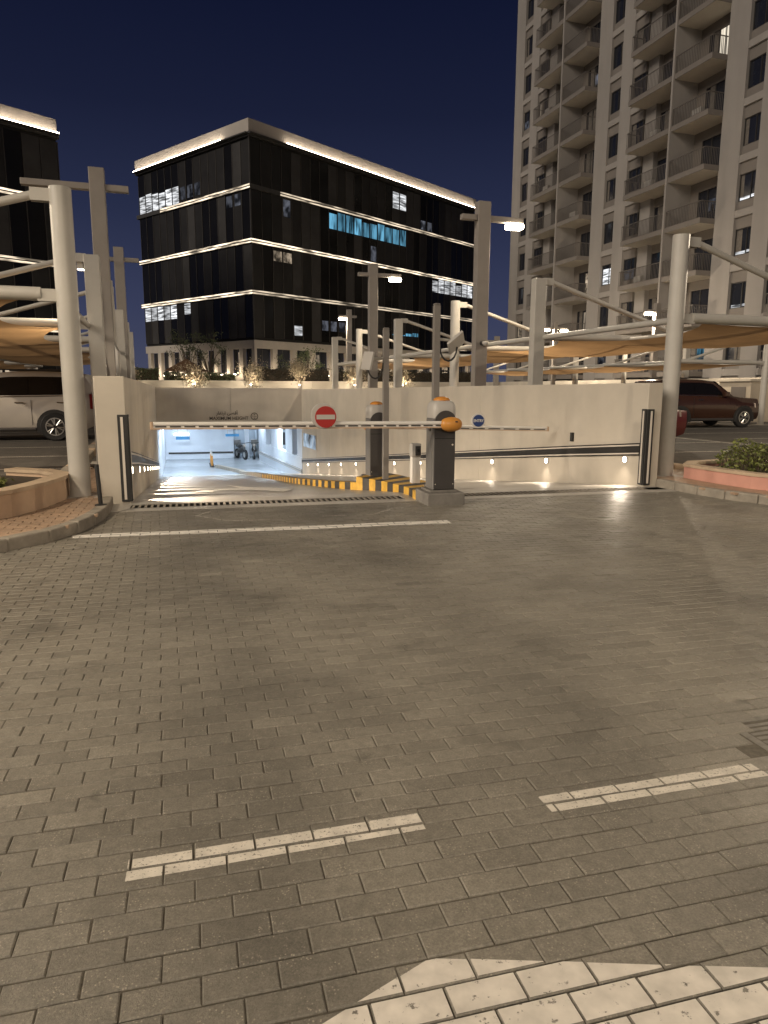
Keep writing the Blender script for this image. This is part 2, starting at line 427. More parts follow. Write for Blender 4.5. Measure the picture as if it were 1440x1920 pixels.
# ================================================================== SETTING: ground
LOT = 0.06
def ground():
    m = MB()
    zg = LOT
    E0 = lerp(P0, P1, -0.05); E1 = lerp(P0, P1, 1.04)
    HLo = (HL[0] - 0.3, HL[1] - 0.1); HRo = (HR[0] + 0.3, HR[1] + 0.1)
    # left lot, right lot, back plaza; the ramp trench stays open, the forecourt has its own bed
    Lf = (-4.15, 9.3); Rf = (4.75, 11.6)
    m.poly([(-600, 9.3, zg), (Lf[0], Lf[1], zg), (HLo[0], HLo[1], zg), (-600, HLo[1], zg)])
    m.poly([(Rf[0], Rf[1], zg), (600, 11.6, zg), (600, HRo[1], zg), (HRo[0], HRo[1], zg)])
    m.poly([(-600, HLo[1], zg), (HLo[0], HLo[1], zg), (HRo[0], HRo[1], zg), (600, HRo[1], zg), (600, 900, zg), (-600, 900, zg)])
    o = m.build('ground', M['asphalt']); tag(o, kind='structure')
    m = MB()
    zb = -0.016
    m.poly([(-600, -400, -0.06), (600, -400, -0.06), (600, 11.59, -0.06), (4.76, 11.59, -0.06), (4.16, 11.33, -0.06), (-3.42, 9.47, -0.06), (-4.14, 9.29, -0.06), (-600, 9.29, -0.06)])
    o = m.build('road', M['asphalt']); tag(o, kind='structure')
ground()

# ------------------------------------------------------------------ brick forecourt
BA = Fr(0, 0, 0.9668, 0.2554)
PU, PV = 0.2005, 0.0977
V0, U0 = 2.2088, -0.267
JT = 0.0036; JV = 0.0068
def inside(poly, x, y):
    c = False; n = len(poly)
    for i in range(n):
        x1, y1 = poly[i]; x2, y2 = poly[(i + 1) % n]
        if (y1 > y) != (y2 > y) and x < (x2 - x1) * (y - y1) / (y2 - y1) + x1: c = not c
    return c
KL = [(-9.5, 4.15), (-6.5, 4.95), (-4.9, 5.55), (-4.05, 6.05), (-3.62, 6.52), (-3.36, 7.05), (-3.26, 7.6), (-3.31, 8.24), (-3.42, 8.75), (-3.60, 9.32)]
KR = [(4.40, 11.42), (4.52, 10.95), (4.68, 10.45), (4.92, 9.96), (5.23, 9.55), (5.75, 9.10), (6.6, 8.65), (8.2, 8.2), (11.0, 7.8)]
def shift(poly, d):
    out = []
    for i, (x, y) in enumerate(poly):
        a = poly[max(i - 1, 0)]; b = poly[min(i + 1, len(poly) - 1)]
        dx, dy = b[0] - a[0], b[1] - a[1]; l = math.hypot(dx, dy)
        out.append((x - dy / l * d, y + dx / l * d))
    return out
COURT = [(-9.5, -1.5), (-9.5, 4.4)] + [(x, y) for x, y in shift(KL, 0.10)][1:] + [G(-0.3, -0.62)[:2], G(8.2, -0.68)[:2]] + shift(KR, 0.10)[:-1] + [(11, 8.1), (11, -1.5)]
fwd = Vector((0, cos(PITCH), -sin(PITCH)))
def px_of(x, y, z=0.0):
    d = Vector((x, y, z - H)); k = d.dot(fwd)
    if k < 0.1: return None
    return 720 + 1331 * x / k, 960 - 1331 * (d.dot(Vector((0, sin(PITCH), cos(PITCH))))) / k, k
GR = (1.60, 3.14)                      # corner of the square gully grate
gra = 1.60 * 0.9668 + 3.14 * 0.2554; grb = -1.60 * 0.2554 + 3.14 * 0.9668
def brick_verts(w, h, dz, tx, ty, F, a0, b0, ch=0.004, depth=0.045):
    def top(a, b): return dz + tx * (a - w / 2) + ty * (b - h / 2)
    vs = []
    for ins, zo in ((0.0, -depth), (0.0, -ch), (ch, 0.0)):
        for a, b in ((ins, ins), (w - ins, ins), (w - ins, h - ins), (ins, h - ins)):
            z = top(a, b) + zo if zo > -depth else -depth
            vs.append(F(a0 + a, b0 + b, z))
    fs = [(8, 9, 10, 11)]
    for r in (0, 4):
        for k in range(4): fs.append((r + k, r + (k + 1) % 4, r + 4 + (k + 1) % 4, r + 4 + k))
    return vs, fs
def set_tone(me, tones):
    at = me.attributes.new('tone', 'FLOAT', 'FACE'); at.data.foreach_set('value', tones)

BRICKS = []
rng = random.Random(5)
ilo, ihi = int((-3.2 - V0) / PV), int((11.8 - V0) / PV)
for i in range(ilo, ihi):
    b0 = V0 + i * PV
    off = U0 - 0.045 * PV * i + (0 if i % 2 == 0 else 0.1005) + rng.uniform(-0.004, 0.004)
    for j in range(-60, 66):
        a0 = off + j * PU
        x, y, _ = BA(a0 + PU / 2, b0 + PV / 2)
        if y < -1.2 or not inside(COURT, x, y): continue
        if gra - 0.02 < a0 + PU / 2 < gra + 0.52 and grb - 0.52 < b0 + PV / 2 < grb + 0.02: continue
        jw = rng.uniform(-0.0012, 0.0016); jh = rng.uniform(-0.0010, 0.0016)
        BRICKS.append(dict(a=a0 + JT / 2 + rng.uniform(0, 0.0012), b=b0 + JV / 2, w=PU - JT + jw, h=PV - JV + jh,
                           dz=rng.gauss(0, 0.0011), tx=rng.gauss(0, 0.0035), ty=rng.gauss(0, 0.006), x=x, y=y,
                           t=max(0.70, min(1.36, rng.gauss(1.0, 0.062) + (0.14 if rng.random() < 0.025 else 0)))))
vis = []
for q in BRICKS:
    p = px_of(q['x'], q['y'])
    if p and -60 < p[0] < 1500 and p[1] < 1960: vis.append((p[2], id(q)))
vis.sort()
near = set(k for _, k in vis[:298])
pave = thing('paving', 'grey brick paving of the forecourt in running bond', kind='structure')
field = MB(); tones = []
for q in BRICKS:
    if id(q) in near:
        m = MB(); vs, fs = brick_verts(q['w'], q['h'], 0.0, q['tx'], q['ty'], ID, -q['w'] / 2, -q['h'] / 2); m.add(vs, fs)
        o = m.build('brick', M['brick'], pave); set_tone(o.data, [q['t']] * len(fs))
        x, y, _ = BA(q['a'] + q['w'] / 2, q['b'] + q['h'] / 2)
        o.location = (x, y, q['dz']); o.rotation_euler = (0, 0, BA.ang())
    else:
        vs, fs = brick_verts(q['w'], q['h'], q['dz'], q['tx'], q['ty'], BA, q['a'], q['b']); field.add(vs, fs); tones += [q['t']] * len(fs)
o = field.build('brick_field', M['brick'], pave, kind='stuff'); set_tone(o.data, tones)
bed = MB().poly([(x, y, -0.0065) for x, y in COURT]).build('bedding', M['mortar'], pave)

def clip(poly, a, b):
    """keep the part of poly left of the line a->b"""
    out = []; n = len(poly)
    def side(p): return (b[0] - a[0]) * (p[1] - a[1]) - (b[1] - a[1]) * (p[0] - a[0])
    for i in range(n):
        p, q = poly[i], poly[(i + 1) % n]; sp, sq = side(p), side(q)
        if sp >= 0: out.append(p)
        if (sp >= 0) != (sq >= 0):
            t = sp / (sp - sq); out.append((p[0] + (q[0] - p[0]) * t, p[1] + (q[1] - p[1]) * t))
    return out
def marking(name, polys, m, label):
    """paint lying on the brick tops; every brick carries its own piece, the joints stay open"""
    mb = MB()
    for poly in polys:
        ar = sum(poly[i][0] * poly[(i + 1) % len(poly)][1] - poly[(i + 1) % len(poly)][0] * poly[i][1] for i in range(len(poly)))
        if ar < 0: poly = poly[::-1]
        pab = [(x * BA.u[0] + y * BA.u[1], x * BA.v[0] + y * BA.v[1]) for x, y in poly]
        la, ha = min(p[0] for p in pab), max(p[0] for p in pab); lb, hb = min(p[1] for p in pab), max(p[1] for p in pab)
        for q in BRICKS:
            if q['a'] > ha or q['a'] + q['w'] < la or q['b'] > hb or q['b'] + q['h'] < lb: continue
            c = 0.003
            sub = [(q['a'] + c, q['b'] + c), (q['a'] + q['w'] - c, q['b'] + c), (q['a'] + q['w'] - c, q['b'] + q['h'] - c), (q['a'] + c, q['b'] + q['h'] - c)]
            for k in range(len(pab)):
                sub = clip(sub, pab[k], pab[(k + 1) % len(pab)])
                if len(sub) < 3: break
            if len(sub) >= 3:
                mb.poly([BA(a, b, q['dz'] + q['tx'] * (a - q['a'] - q['w'] / 2) + q['ty'] * (b - q['b'] - q['h'] / 2) + 0.0012) for a, b in sub])
    o = mb.build(name, m); return tag(o, label, kind='structure')
marking('lane_dash', [[(-0.840, 2.117), (-0.815, 2.012), (0.153, 2.290), (0.126, 2.381)]], M['paint2'], 'white dash on the bricks before the big white arrow')
marking('lane_dash', [[(0.594, 2.496), (0.625, 2.395), (1.568, 2.652), (1.538, 2.748)]], M['paint2'], 'white dash on the bricks beside the square drain grate')
marking('road_arrow', [[(-0.70, 1.09), (0.13, 1.712), (1.9, 1.655), (1.9, 0.7), (-0.70, 0.7)]], M['paint'], 'large white painted arrow shape on the nearest bricks')
marking('stop_line', [[(-3.30, 7.36), (-3.22, 7.19), (0.79, 8.12), (0.75, 8.32)]], M['paint_w'], 'long white stop line across the bricks before the gate')
def strip(a, b, w):
    dx, dy = b[0] - a[0], b[1] - a[1]; l = math.hypot(dx, dy); nx, ny = -dy / l * w / 2, dx / l * w / 2
    return [(a[0] + nx, a[1] + ny), (a[0] - nx, a[1] - ny), (b[0] - nx, b[1] - ny), (b[0] + nx, b[1] + ny)]
marking('marking_outline', [strip(a, b, 0.035) for a, b in (((-2.2, 8.85), (-2.30, 8.55)), ((-2.30, 8.55), (-1.84, 8.22)), ((-1.84, 8.22), (-1.4, 8.30)), ((-0.75, 8.56), (-0.13, 8.70)), ((-0.13, 8.70), (0.10, 9.12)))], M['ghost'], 'faded outline marking on the bricks behind the stop line')

# square gully grate at the right edge of the picture
gd = Fr(GR[0], GR[1], 0.9668, 0.2554)
t = thing('drain_grate', 'square cast iron drain grate set into the brick paving', 'drain', (GR[0], GR[1], 0))
m = MB()
m.box(0, 0.5, -0.035, 0, -0.06, -0.001, gd).box(0, 0.5, -0.5, -0.465, -0.06, -0.001, gd).box(0, 0.035, -0.465, -0.035, -0.06, -0.001, gd).box(0.465, 0.5, -0.465, -0.035, -0.06, -0.001, gd)
m.build('frame', M['grate'], t, (GR[0], GR[1], 0), bevel=0.003)
for k in range(11):
    MB().box(0.045, 0.455, -0.455 + k * 0.0375, -0.433 + k * 0.0375, -0.04, -0.004, gd).build('bar', M['grate'], t, (GR[0], GR[1], 0))
MB().box(0.24, 0.262, -0.46, -0.04, -0.045, -0.006, gd).build('cross_bar', M['grate'], t, (GR[0], GR[1], 0))
MB().poly([gd(0.03, -0.47, -0.05), gd(0.47, -0.47, -0.05), gd(0.47, -0.03, -0.05), gd(0.03, -0.03, -0.05)]).build('sump', M['dark'], t, (GR[0], GR[1], 0))

# ------------------------------------------------------------------ apron and trench drain in front of the ramp
m = MB()
m.box(-0.45, 3.72, -0.68, -0.465, -0.08, 0.004, G).box(-0.45, 3.72, -0.155, -0.02, -0.08, 0.004, G)
m.box(4.55, 8.05, -0.68, -0.465, -0.08, 0.004, G).box(4.55, 8.05, -0.155, -0.02, -0.08, 0.004, G)
m.box(3.72, 4.55, -0.68, -0.02, -0.08, 0.0025, G)
m.box(-0.45, 0.02, -0.460, -0.160, -0.08, 0.004, G)
m.build('apron', M['ramp'], kind='structure')['label'] = 'pale concrete apron along the trench drain'
for (u0, u1, lb) in ((0.03, 3.72, 'slotted trench drain before the raised no entry boom lane'), (4.55, 7.75, 'slotted trench drain before the blue ENTRY sign lane')):
    c = G((u0 + u1) / 2, -0.31); t = thing('trench_drain', lb, 'drain', (c[0], c[1], 0))
    MB().poly([G(u0, -0.46, -0.06), G(u1, -0.46, -0.06), G(u1, -0.16, -0.06), G(u0, -0.16, -0.06)]).build('channel', M['dark'], t, (c[0], c[1], 0))
    MB().box(u0, u1, -0.463, -0.445, -0.06, 0.0055, G).box(u0, u1, -0.175, -0.157, -0.06, 0.0055, G).build('frame', M['grate'], t, (c[0], c[1], 0))
    m = MB(); k = u0 + 0.01
    while k < u1 - 0.03:
        m.box(k, k + 0.030, -0.444, -0.176, -0.03, 0.003, G); k += 0.078
    m.build('bars', M['kerb'], t, (c[0], c[1], 0), kind='stuff')

# ------------------------------------------------------------------ ramp floor
def ramp_edge(s):
    f = s / RAMP_L
    return lerp(P0, HL, f), lerp(P1, HR, f)
m = MB(); ss = [-0.03, 0.1, 0.2, 0.5, 1, 2, 4, 6, 9, 12, 15, 18, 21, RAMP_L, 24.5, 26.4]
for a, b in zip(ss[:-1], ss[1:]):
    la, ra = ramp_edge(a); lb, rb = ramp_edge(b)
    m.add([(*la, zr(a)), (*ra, zr(a)), (*rb, zr(b)), (*lb, zr(b))], [(0, 1, 2, 3)])
o = m.build('ramp_floor', M['ramp']); tag(o, 'smooth concrete ramp sloping down into the garage', kind='structure')
def ramp_z(x, y):
    lo, hi = -2.0, 45.0
    for _ in range(40):
        m_ = (lo + hi) / 2; l, r = ramp_edge(m_)
        if (r[0] - l[0]) * (y - l[1]) - (r[1] - l[1]) * (x - l[0]) > 0: lo = m_
        else: hi = m_
    return zr(max(0, lo))
def on_ramp(name, polys, mt, label, dz=0.014):
    mb = MB()
    for p in polys: mb.poly([(x, y, ramp_z(x, y) + dz) for x, y in p])
    return tag(mb.build(name, mt), label, kind='structure')
on_ramp('ramp_arrow', [[(-2.92, 11.95), (-3.35, 12.46), (-3.50, 13.74), (-3.1, 12.86)], [(-3.1, 12.86), (-3.2, 13.2), (-2.89, 14.06), (-2.32, 13.99), (-2.05, 13.2), (-2.06, 12.31), (-2.62, 12.74)],
         [(-2.06, 12.31), (-2.05, 13.2), (-2.32, 13.99), (-1.63, 12.66), (-1.67, 11.62)], [(-2.89, 14.06), (-3.70, 16.37), (-3.45, 15.84), (-2.6, 14.02)]], M['paint_w'], 'white painted branching arrow on the ramp floor')

# ------------------------------------------------------------------ ramp walls
def wallseg(mb, A, B, th, s0, s1, z_lo, z_hi, side):
    """a slice of the wall A->B between fractions s0,s1; thickness to the given side"""
    dx, dy = B[0] - A[0], B[1] - A[1]; l = math.hypot(dx, dy); nx, ny = -dy / l * side * th, dx / l * side * th
    p, q = lerp(A, B, s0), lerp(A, B, s1)
    b = [(p[0], p[1], z_lo(s0)), (q[0], q[1], z_lo(s1)), (q[0] + nx, q[1] + ny, z_lo(s1)), (p[0] + nx, p[1] + ny, z_lo(s0))]
    t = [(p[0], p[1], z_hi(s0)), (q[0], q[1], z_hi(s1)), (q[0] + nx, q[1] + ny, z_hi(s1)), (p[0] + nx, p[1] + ny, z_hi(s0))]
    if side < 0: b = b[::-1]; t = t[::-1]
    mb.hexa(b, t)
def ramp_wall(label, A, B, th, side, cuts, top0, top1, extra=0.0):
    t = thing('retaining_wall', label, 'wall', (A[0], A[1], 0))
    L = math.hypot(B[0] - A[0], B[1] - A[1]); org = (A[0], A[1], 0)
    zl = lambda f: zr(f * RAMP_L) - 0.4; zh = lambda f: top0 + (top1 - top0) * f
    for k, (f0, f1) in enumerate(zip(cuts[:-1], cuts[1:])):
        mb = MB(); g = 0.004 / L
        wallseg(mb, A, B, th, f0 + (g if k else 0), f1 - g, zl, zh, side)
        mb.build('wall_panel', M['wall'] if k else M['wall'], t, org, bevel=0.012)
    # rubber bumper band with two pale strips
    dx, dy = (B[0] - A[0]) / L, (B[1] - A[1]) / L; nx, ny = dy * side, -dx * side   # towards the ramp
    def band(name, d, za, zb, mt, f0=0.0045, f1=1.0):
        mb = MB(); n = 12
        for i in range(n):
            a, b = f0 + (f1 - f0) * i / n, f0 + (f1 - f0) * (i + 1) / n
            p, q = lerp(A, B, a), lerp(A, B, b)
            mk = lambda P, off, z: (P[0] + nx * off, P[1] + ny * off, z)
            va, vb = zr(a * RAMP_L), zr(b * RAMP_L)
            lo = [mk(p, -0.01, va + za), mk(q, -0.01, vb + za), mk(q, d, vb + za), mk(p, d, va + za)]
            hi = [mk(p, -0.01, va + zb), mk(q, -0.01, vb + zb), mk(q, d, vb + zb), mk(p, d, va + zb)]
            if side > 0: lo = lo[::-1]; hi = hi[::-1]
            mb.hexa(lo, hi)
        return mb.build(name, mt, t, org)
    band('bumper_band', 0.030, 0.50, 0.70, M['black'])
    band('reflective_strip', 0.042, 0.522, 0.545, M['rail']); band('reflective_strip', 0.042, 0.655, 0.678, M['rail'])
    # low wall lights
    for s in (0.45, 2.76, 4.92, 7.0, 9.0, 11.0, 12.9, 14.8, 16.6, 18.3, 20.0, 21.7):
        f = s / L
        if f > 1: break
        p = lerp(A, B, f); z = zr(s) + 0.43
        c = (p[0] + nx * 0.004, p[1] + ny * 0.004, z)
        lt = MB().disc(c, (nx, ny, 0), 0.056, 0.016, 20).build('wall_light', M['head'], t, org)
        MB().disc((p[0] + nx * 0.021, p[1] + ny * 0.021, z), (nx, ny, 0), 0.045, 0.004, 20).build('lens', M['wlamp'], lt, (0, 0, 0) if False else org)
        light('wall_light_beam', 'SPOT', (p[0] + nx * 0.06, p[1] + ny * 0.06, z), (300.0 if side > 0 else 55.0), (1.0, 0.84, 0.66), t, org, aim=(nx * 0.85, ny * 0.85, -0.5) if side > 0 else (nx * 0.6, ny * 0.6, -0.6), spot_size=R(84 if side > 0 else 140), spot_blend=0.5 if side > 0 else 1.0, shadow_soft_size=0.03)
    return t
LW = ramp_wall('pale concrete ramp wall on the no entry boom side, receding to the garage mouth', P0, HL, 0.38, 1, [0, 0.2, 0.42, 0.66, 1.0], 1.69, 1.60)
LRW = math.hypot(HR[0] - P1[0], HR[1] - P1[1])
RW = ramp_wall('long pale concrete ramp wall behind the barriers and blue ENTRY sign', P1, HR, 0.28, -1, [0, 0.245, 0.52, 0.80, 0.888, 1.0], 1.65, 1.50)
for ch in list(RW.children):
    if ch.type == 'MESH' and ch.name.startswith('wall_panel'): last = ch
# the fifth panel (0.888-1.0) keeps a glazed opening: rebuild it as sill, lintel and two jambs
panels = [c for c in RW.children if c.type == 'MESH' and c.name.startswith('wall_panel')]
p5 = panels[-2]; p6 = panels[-1]
for q in (p5, p6): pass
# near end guards
def guard(A, F, sgn, th_side, label, hz):
    """L-shaped rubber corner guard; F = frame at the corner with a pointing to the ramp side"""
    t = thing('corner_guard', label, 'corner guard', (A[0], A[1], 0))
    o = (A[0], A[1], 0)
    MB().box(-0.11, 0.016, -0.030, -0.004, 0.03, hz, F).box(0.004, 0.030, -0.004, 0.11, 0.03, hz, F).build('rubber', M['black'], t, o, bevel=0.006)
    MB().box(-0.072, -0.040, -0.036, -0.029, 0.06, hz - 0.03, F).build('reflective_strip', M['rail'], t, o)
    MB().box(0.029, 0.036, 0.035, 0.07, 0.06, hz - 0.03, F).build('reflective_strip', M['rail'], t, o)
GLf = Fr(P0[0], P0[1], *U)
guard(P0, GLf, 1, 1, 'black corner guard with pale strip on the wall end at the drain start', 1.19)
class Mir:
    def __init__(s, f): s.f = f; s.u = f.u; s.v = f.v
    def __call__(s, a, b, z=0.0): return s.f(-a, b, z)
guard(P1, Mir(Fr(P1[0], P1[1], *U)), -1, 1, 'black corner guard on the wall end beside the blue ENTRY lane', 1.24)
q = lerp(P1, HR, 1.94 / LRW)
t = tag(MB().box(-0.03, 0.03, -0.02, 0.05, 0.60, 0.76, Fr(q[0], q[1], HR[0] - P1[0], HR[1] - P1[1])).build('junction_box', M['black'], bevel=0.004), 'small black box on the long wall above the bumper band', 'junction box')

# ------------------------------------------------------------------ garage mouth
HF = Fr(HL[0], HL[1], HR[0] - HL[0], HR[1] - HL[1]); HWID = math.hypot(HR[0] - HL[0], HR[1] - HL[1])
t = thing('garage_header', 'grey concrete lintel wall over the garage mouth with height lettering', 'wall', (HL[0], HL[1], 0))
ho = (HL[0], HL[1], 0)
MB().box(-0.05, HWID * 0.5, 0.0, 0.5, -0.20, 1.55, HF).build('wall_panel', M['header'], t, ho, bevel=0.012)
MB().box(HWID * 0.5 + 0.006, HWID + 0.02, 0.0, 0.5, -0.20, 1.55, HF).build('wall_panel', M['header'], t, ho, bevel=0.012)
def text(body, name, mt, size, loc, rz, parent, ox=0.0, sx=1.0, extr=0.004, rx=pi / 2, bold=0.0):
    c = bpy.data.curves.new(name, 'FONT'); c.body = body; c.size = size; c.align_x = 'CENTER'; c.align_y = 'CENTER'; c.extrude = extr
    c.resolution_u = 3; c.offset = bold
    o = bpy.data.objects.new('tmp_text', c); COL.objects.link(o)
    bpy.context.view_layer.update()
    me = bpy.data.meshes.new_from_object(o.evaluated_get(bpy.context.evaluated_depsgraph_get()))
    bpy.data.objects.remove(o)
    me.materials.clear(); me.materials.append(mt)
    k = bpy.data.objects.new(name, me); COL.objects.link(k)
    k.location = loc; k.rotation_euler = (rx, 0, rz); k.scale = (sx, 1, 1)
    if parent: k.parent = parent
    return k
ha = HF.ang()
def hp(a, z): x, y, zz = HF(a, -0.008, z); return (x - ho[0], y - ho[1], zz)
text('MAXIMUM HEIGHT', 'lettering', M['ink'], 0.205, hp(3.08, 0.215), ha, t, sx=0.98, bold=0.0025)
text('\uFEAD\uFE8E\uFED4\uFE97\uFEAD\uFE8D \uFEF0\uFEBC\uFED7\uFE83'[::1], 'lettering', M['ink'], 0.20, hp(3.0, 0.445), ha, t, sx=1.0, bold=0.003)
m = MB(); n = 40
for k in range(n):
    a0, a1 = 2 * pi * k / n, 2 * pi * (k + 1) / n
    m.add([HF(4.20 + r_ * cos(a), yy, 0.30 + r_ * sin(a)) for yy in (-0.010, -0.002) for r_, a in ((0.165, a0), (0.165, a1), (0.135, a1), (0.135, a0))], [(0, 1, 2, 3), (7, 6, 5, 4), (0, 4, 5, 1), (2, 6, 7, 3)])
m.build('emblem_ring', M['ink'], t, ho)
MB().poly([HF(4.14, -0.009, 0.405), HF(4.26, -0.009, 0.405), HF(4.20, -0.009, 0.365)]).build('emblem_arrow', M['ink'], t, ho)
m = MB().poly([HF(4.14, -0.009, 0.20), HF(4.20, -0.009, 0.24), HF(4.26, -0.009, 0.20)])
m.build('emblem_arrow', M['ink'], t, ho)
text('2.2m', 'lettering', M['ink'], 0.10, hp(4.20, 0.30), ha, t)

# interior of the garage
g = thing('garage_interior', 'bright white underground car park seen through the garage mouth', 'garage', (HL[0], HL[1], 0))
FZ = -2.755
ue = 18.0
MB().add([HF(-0.3, 0.9, FZ), HF(ue, 0.9, FZ), HF(ue, 13.5, FZ), HF(-0.3, 13.5, FZ)], [(0, 1, 2, 3)]).build('floor', M['gfloor'], g, ho)
MB().box(-0.3, 4.05, 12.6, 12.9, FZ, 0.1, HF).build('back_wall', M['gwhite'], g, ho)
MB().box(5.6, ue, 12.6, 12.9, FZ, 0.1, HF).build('back_wall', M['gwhite'], g, ho)
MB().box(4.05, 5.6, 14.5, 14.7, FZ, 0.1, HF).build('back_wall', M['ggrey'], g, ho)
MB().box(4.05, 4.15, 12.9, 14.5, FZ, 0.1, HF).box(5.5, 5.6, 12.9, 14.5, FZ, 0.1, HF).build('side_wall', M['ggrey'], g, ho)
MB().poly([HF(4.05, 12.6, FZ), HF(5.6, 12.6, FZ), HF(5.6, 14.5, FZ), HF(4.05, 14.5, FZ)]).build('floor', M['gfloor'], g, ho)
MB().box(-0.35, -0.02, 0.5, 12.6, FZ, 0.1, HF).build('side_wall', M['gwhite'], g, ho)
MB().box(ue, ue + 0.2, 0.5, 12.9, FZ, 0.1, HF).build('side_wall', M['gwhite'], g, ho)
MB().box(6.9, ue, 0.5, 0.7, FZ, 0.1, HF).build('front_wall', M['gwhite'], g, ho)
MB().box(-0.35, ue + 0.2, 0.5, 14.7, 0.1, 0.35, HF).build('ceiling', M['gwhite'], g, ho)
MB().box(0.15, 4.0, 12.545, 12.6, FZ + 0.32, FZ + 0.42, HF).build('bumper_rail', M['hblack'], g, ho)
MB().box(4.72, 4.98, 12.4, 12.62, FZ, 0.1, HF).build('pillar', M['gwhite'], g, ho)
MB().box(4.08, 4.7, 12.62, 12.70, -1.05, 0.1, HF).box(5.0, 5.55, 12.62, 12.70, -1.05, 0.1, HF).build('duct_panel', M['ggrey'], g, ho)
# low side wall inside that carries the bumper band on, with piers over it
a_in = R(-20.4); Ew = (HR[0] + sin(a_in) * 10.9, HR[1] + cos(a_in) * 10.9)
IW = Fr(HR[0], HR[1], sin(a_in), cos(a_in))
MB().box(0.05, 10.9, -0.28, 0.0, FZ, -1.62, IW).build('low_wall', M['gwhite'], g, ho)
for a, b in ((0.05, 1.0), (2.0, 3.4), (5.4, 7.2), (8.6, 10.9)):
    MB().box(a, b, -0.28, 0.0, -1.615, 0.1, IW).build('pier', M['gwhite'], g, ho, bevel=0.01)
MB().box(0.05, 10.9, 0.0, 0.035, FZ + 0.42, FZ + 0.60, IW).build('bumper_band', M['ggrey'], g, ho)
MB().box(0.05, 10.9, 0.035, 0.045, FZ + 0.44, FZ + 0.47, IW).box(0.05, 10.9, 0.035, 0.045, FZ + 0.55, FZ + 0.58, IW).build('reflective_strip', M['rail'], g, ho)
for a, z0, z1 in ((7.6, -1.6, -0.9), (7.6, -0.75, -0.3), (4.2, -1.6, -0.75)):
    MB().box(a, a + 0.55, -0.9, -0.7, z0, z1, IW).build('dark_cabinet', M['cab'], g, ho)
for (a, b) in ((1.0, 4.5), (5.5, 4.5), (1.0, 9.5), (5.5, 9.5), (3.0, 2.2), (9, 3.5), (13, 3.5), (9, 9), (13, 9)):
    x, y, z = HF(a, b, 0.0)
    MB().box(a - 0.6, a + 0.6, b - 0.06, b + 0.06, 0.03, 0.08, HF).build('tube_light', M['tube'], g, ho)
    light('tube_light_beam', 'AREA', (x, y, 0.02), 140.0, (0.72, 0.86, 1.0), g, ho, aim=(0, 0, -1), shape='RECTANGLE', size=1.2, size_y=0.3)
MB().box(0.50, 1.38, 12.0, 12.12, -1.26, -1.14, HF).build('hanging_light', M['tube'], g, ho)
for (a0, a1, z0, z1, b, lab) in ((0.62, 1.42, -1.52, -1.34, 12.0, 'blue hanging direction sign over the blank white garage wall'), (3.50, 4.30, -1.33, -1.18, 11.4, 'blue hanging direction sign beside the white garage pillar')):
    c = HF((a0 + a1) / 2, b, z1); s = thing('hanging_sign', lab, 'sign', c, group='blue signs in the garage')
    MB().box(a0, a1, b - 0.03, b + 0.03, z0, z1, HF).build('board', M['signblue'], s, c)
    MB().box(a0 + 0.1, a0 + 0.13, b - 0.01, b + 0.01, z1, 0.09, HF).box(a1 - 0.13, a1 - 0.1, b - 0.01, b + 0.01, z1, 0.09, HF).build('hanger', M['rail'], s, c)
light('tube_light_beam', 'AREA', HF(4.85, 13.4, 0.0), 60, (0.66, 0.82, 1.0), g, ho, aim=(0, 0, -1), shape='RECTANGLE', size=1.0, size_y=0.5)  # added light without a fixture, brightens the alcove
# motorbikes parked in the alcove
def motorbike(c, rz, label):
    t = thing('motorbike', label, 'motorbike', c, rz, group='motorbikes in the garage alcove')
    for x in (-0.62, 0.62):
        w = MB().tube([(x, -0.06, 0.30), (x, 0.06, 0.30)], 0.30, 18).build('wheel', M['tyre'], t)
        MB().tube([(x, -0.065, 0.30), (x, 0.065, 0.30)], 0.17, 14).build('rim', M['rim'], w)
    MB().tube([(-0.55, 0, 0.42), (-0.1, 0, 0.50), (0.30, 0, 0.62), (0.48, 0, 0.86)], [0.10, 0.17, 0.16, 0.08], 10).build('body', M['cab'], t, smooth=True)
    MB().tube([(-0.62, 0, 0.78), (-0.2, 0, 0.76), (0.1, 0, 0.80)], [0.10, 0.13, 0.09], 10).build('seat', M['black'], t, smooth=True)
    MB().tube([(0.62, 0, 0.30), (0.46, 0, 0.98)], 0.04, 8).build('fork', M['chrome'], t)
    MB().tube([(0.36, -0.36, 1.02), (0.46, 0, 0.98), (0.36, 0.36, 1.02)], 0.022, 8).build('handlebar', M['black'], t)
    MB().box(-0.85, -0.50, -0.19, 0.19, 0.82, 1.14).build('top_box', M['cab_s'], t, bevel=0.03)
    MB().tube([(0.50, 0, 0.86), (0.60, 0, 0.86)], [0.09, 0.07], 12).build('headlight', M['headlamp'], t)
motorbike(HF(4.45, 12.0, FZ), ha - pi / 2 + 0.3, 'grey motorbike before the pale garage pillar')
motorbike(HF(5.25, 12.1, FZ), ha - pi / 2 - 0.1, 'black motorbike to the outer side of the garage pillar')
# window in the ramp wall near the mouth
wq = Fr(P1[0], P1[1], HR[0] - P1[0], HR[1] - P1[1])
w = thing('wall_window', 'bright bluish window let into the long ramp wall at the garage', 'window', wq(20.3, 0, -1.0))
wo = wq(20.3, 0, -1.0)
MB().box(20.2, 22.5, 0.0, 0.02, -1.10, -0.40, wq).build('frame', M['wall'], w, wo)
for k, (a, b) in enumerate(((20.28, 20.8), (20.86, 21.4), (21.46, 22.42))):
    MB().box(a, b, 0.02, 0.026, -1.05, -0.45, wq).build('pane', M['gwin'], w, wo)

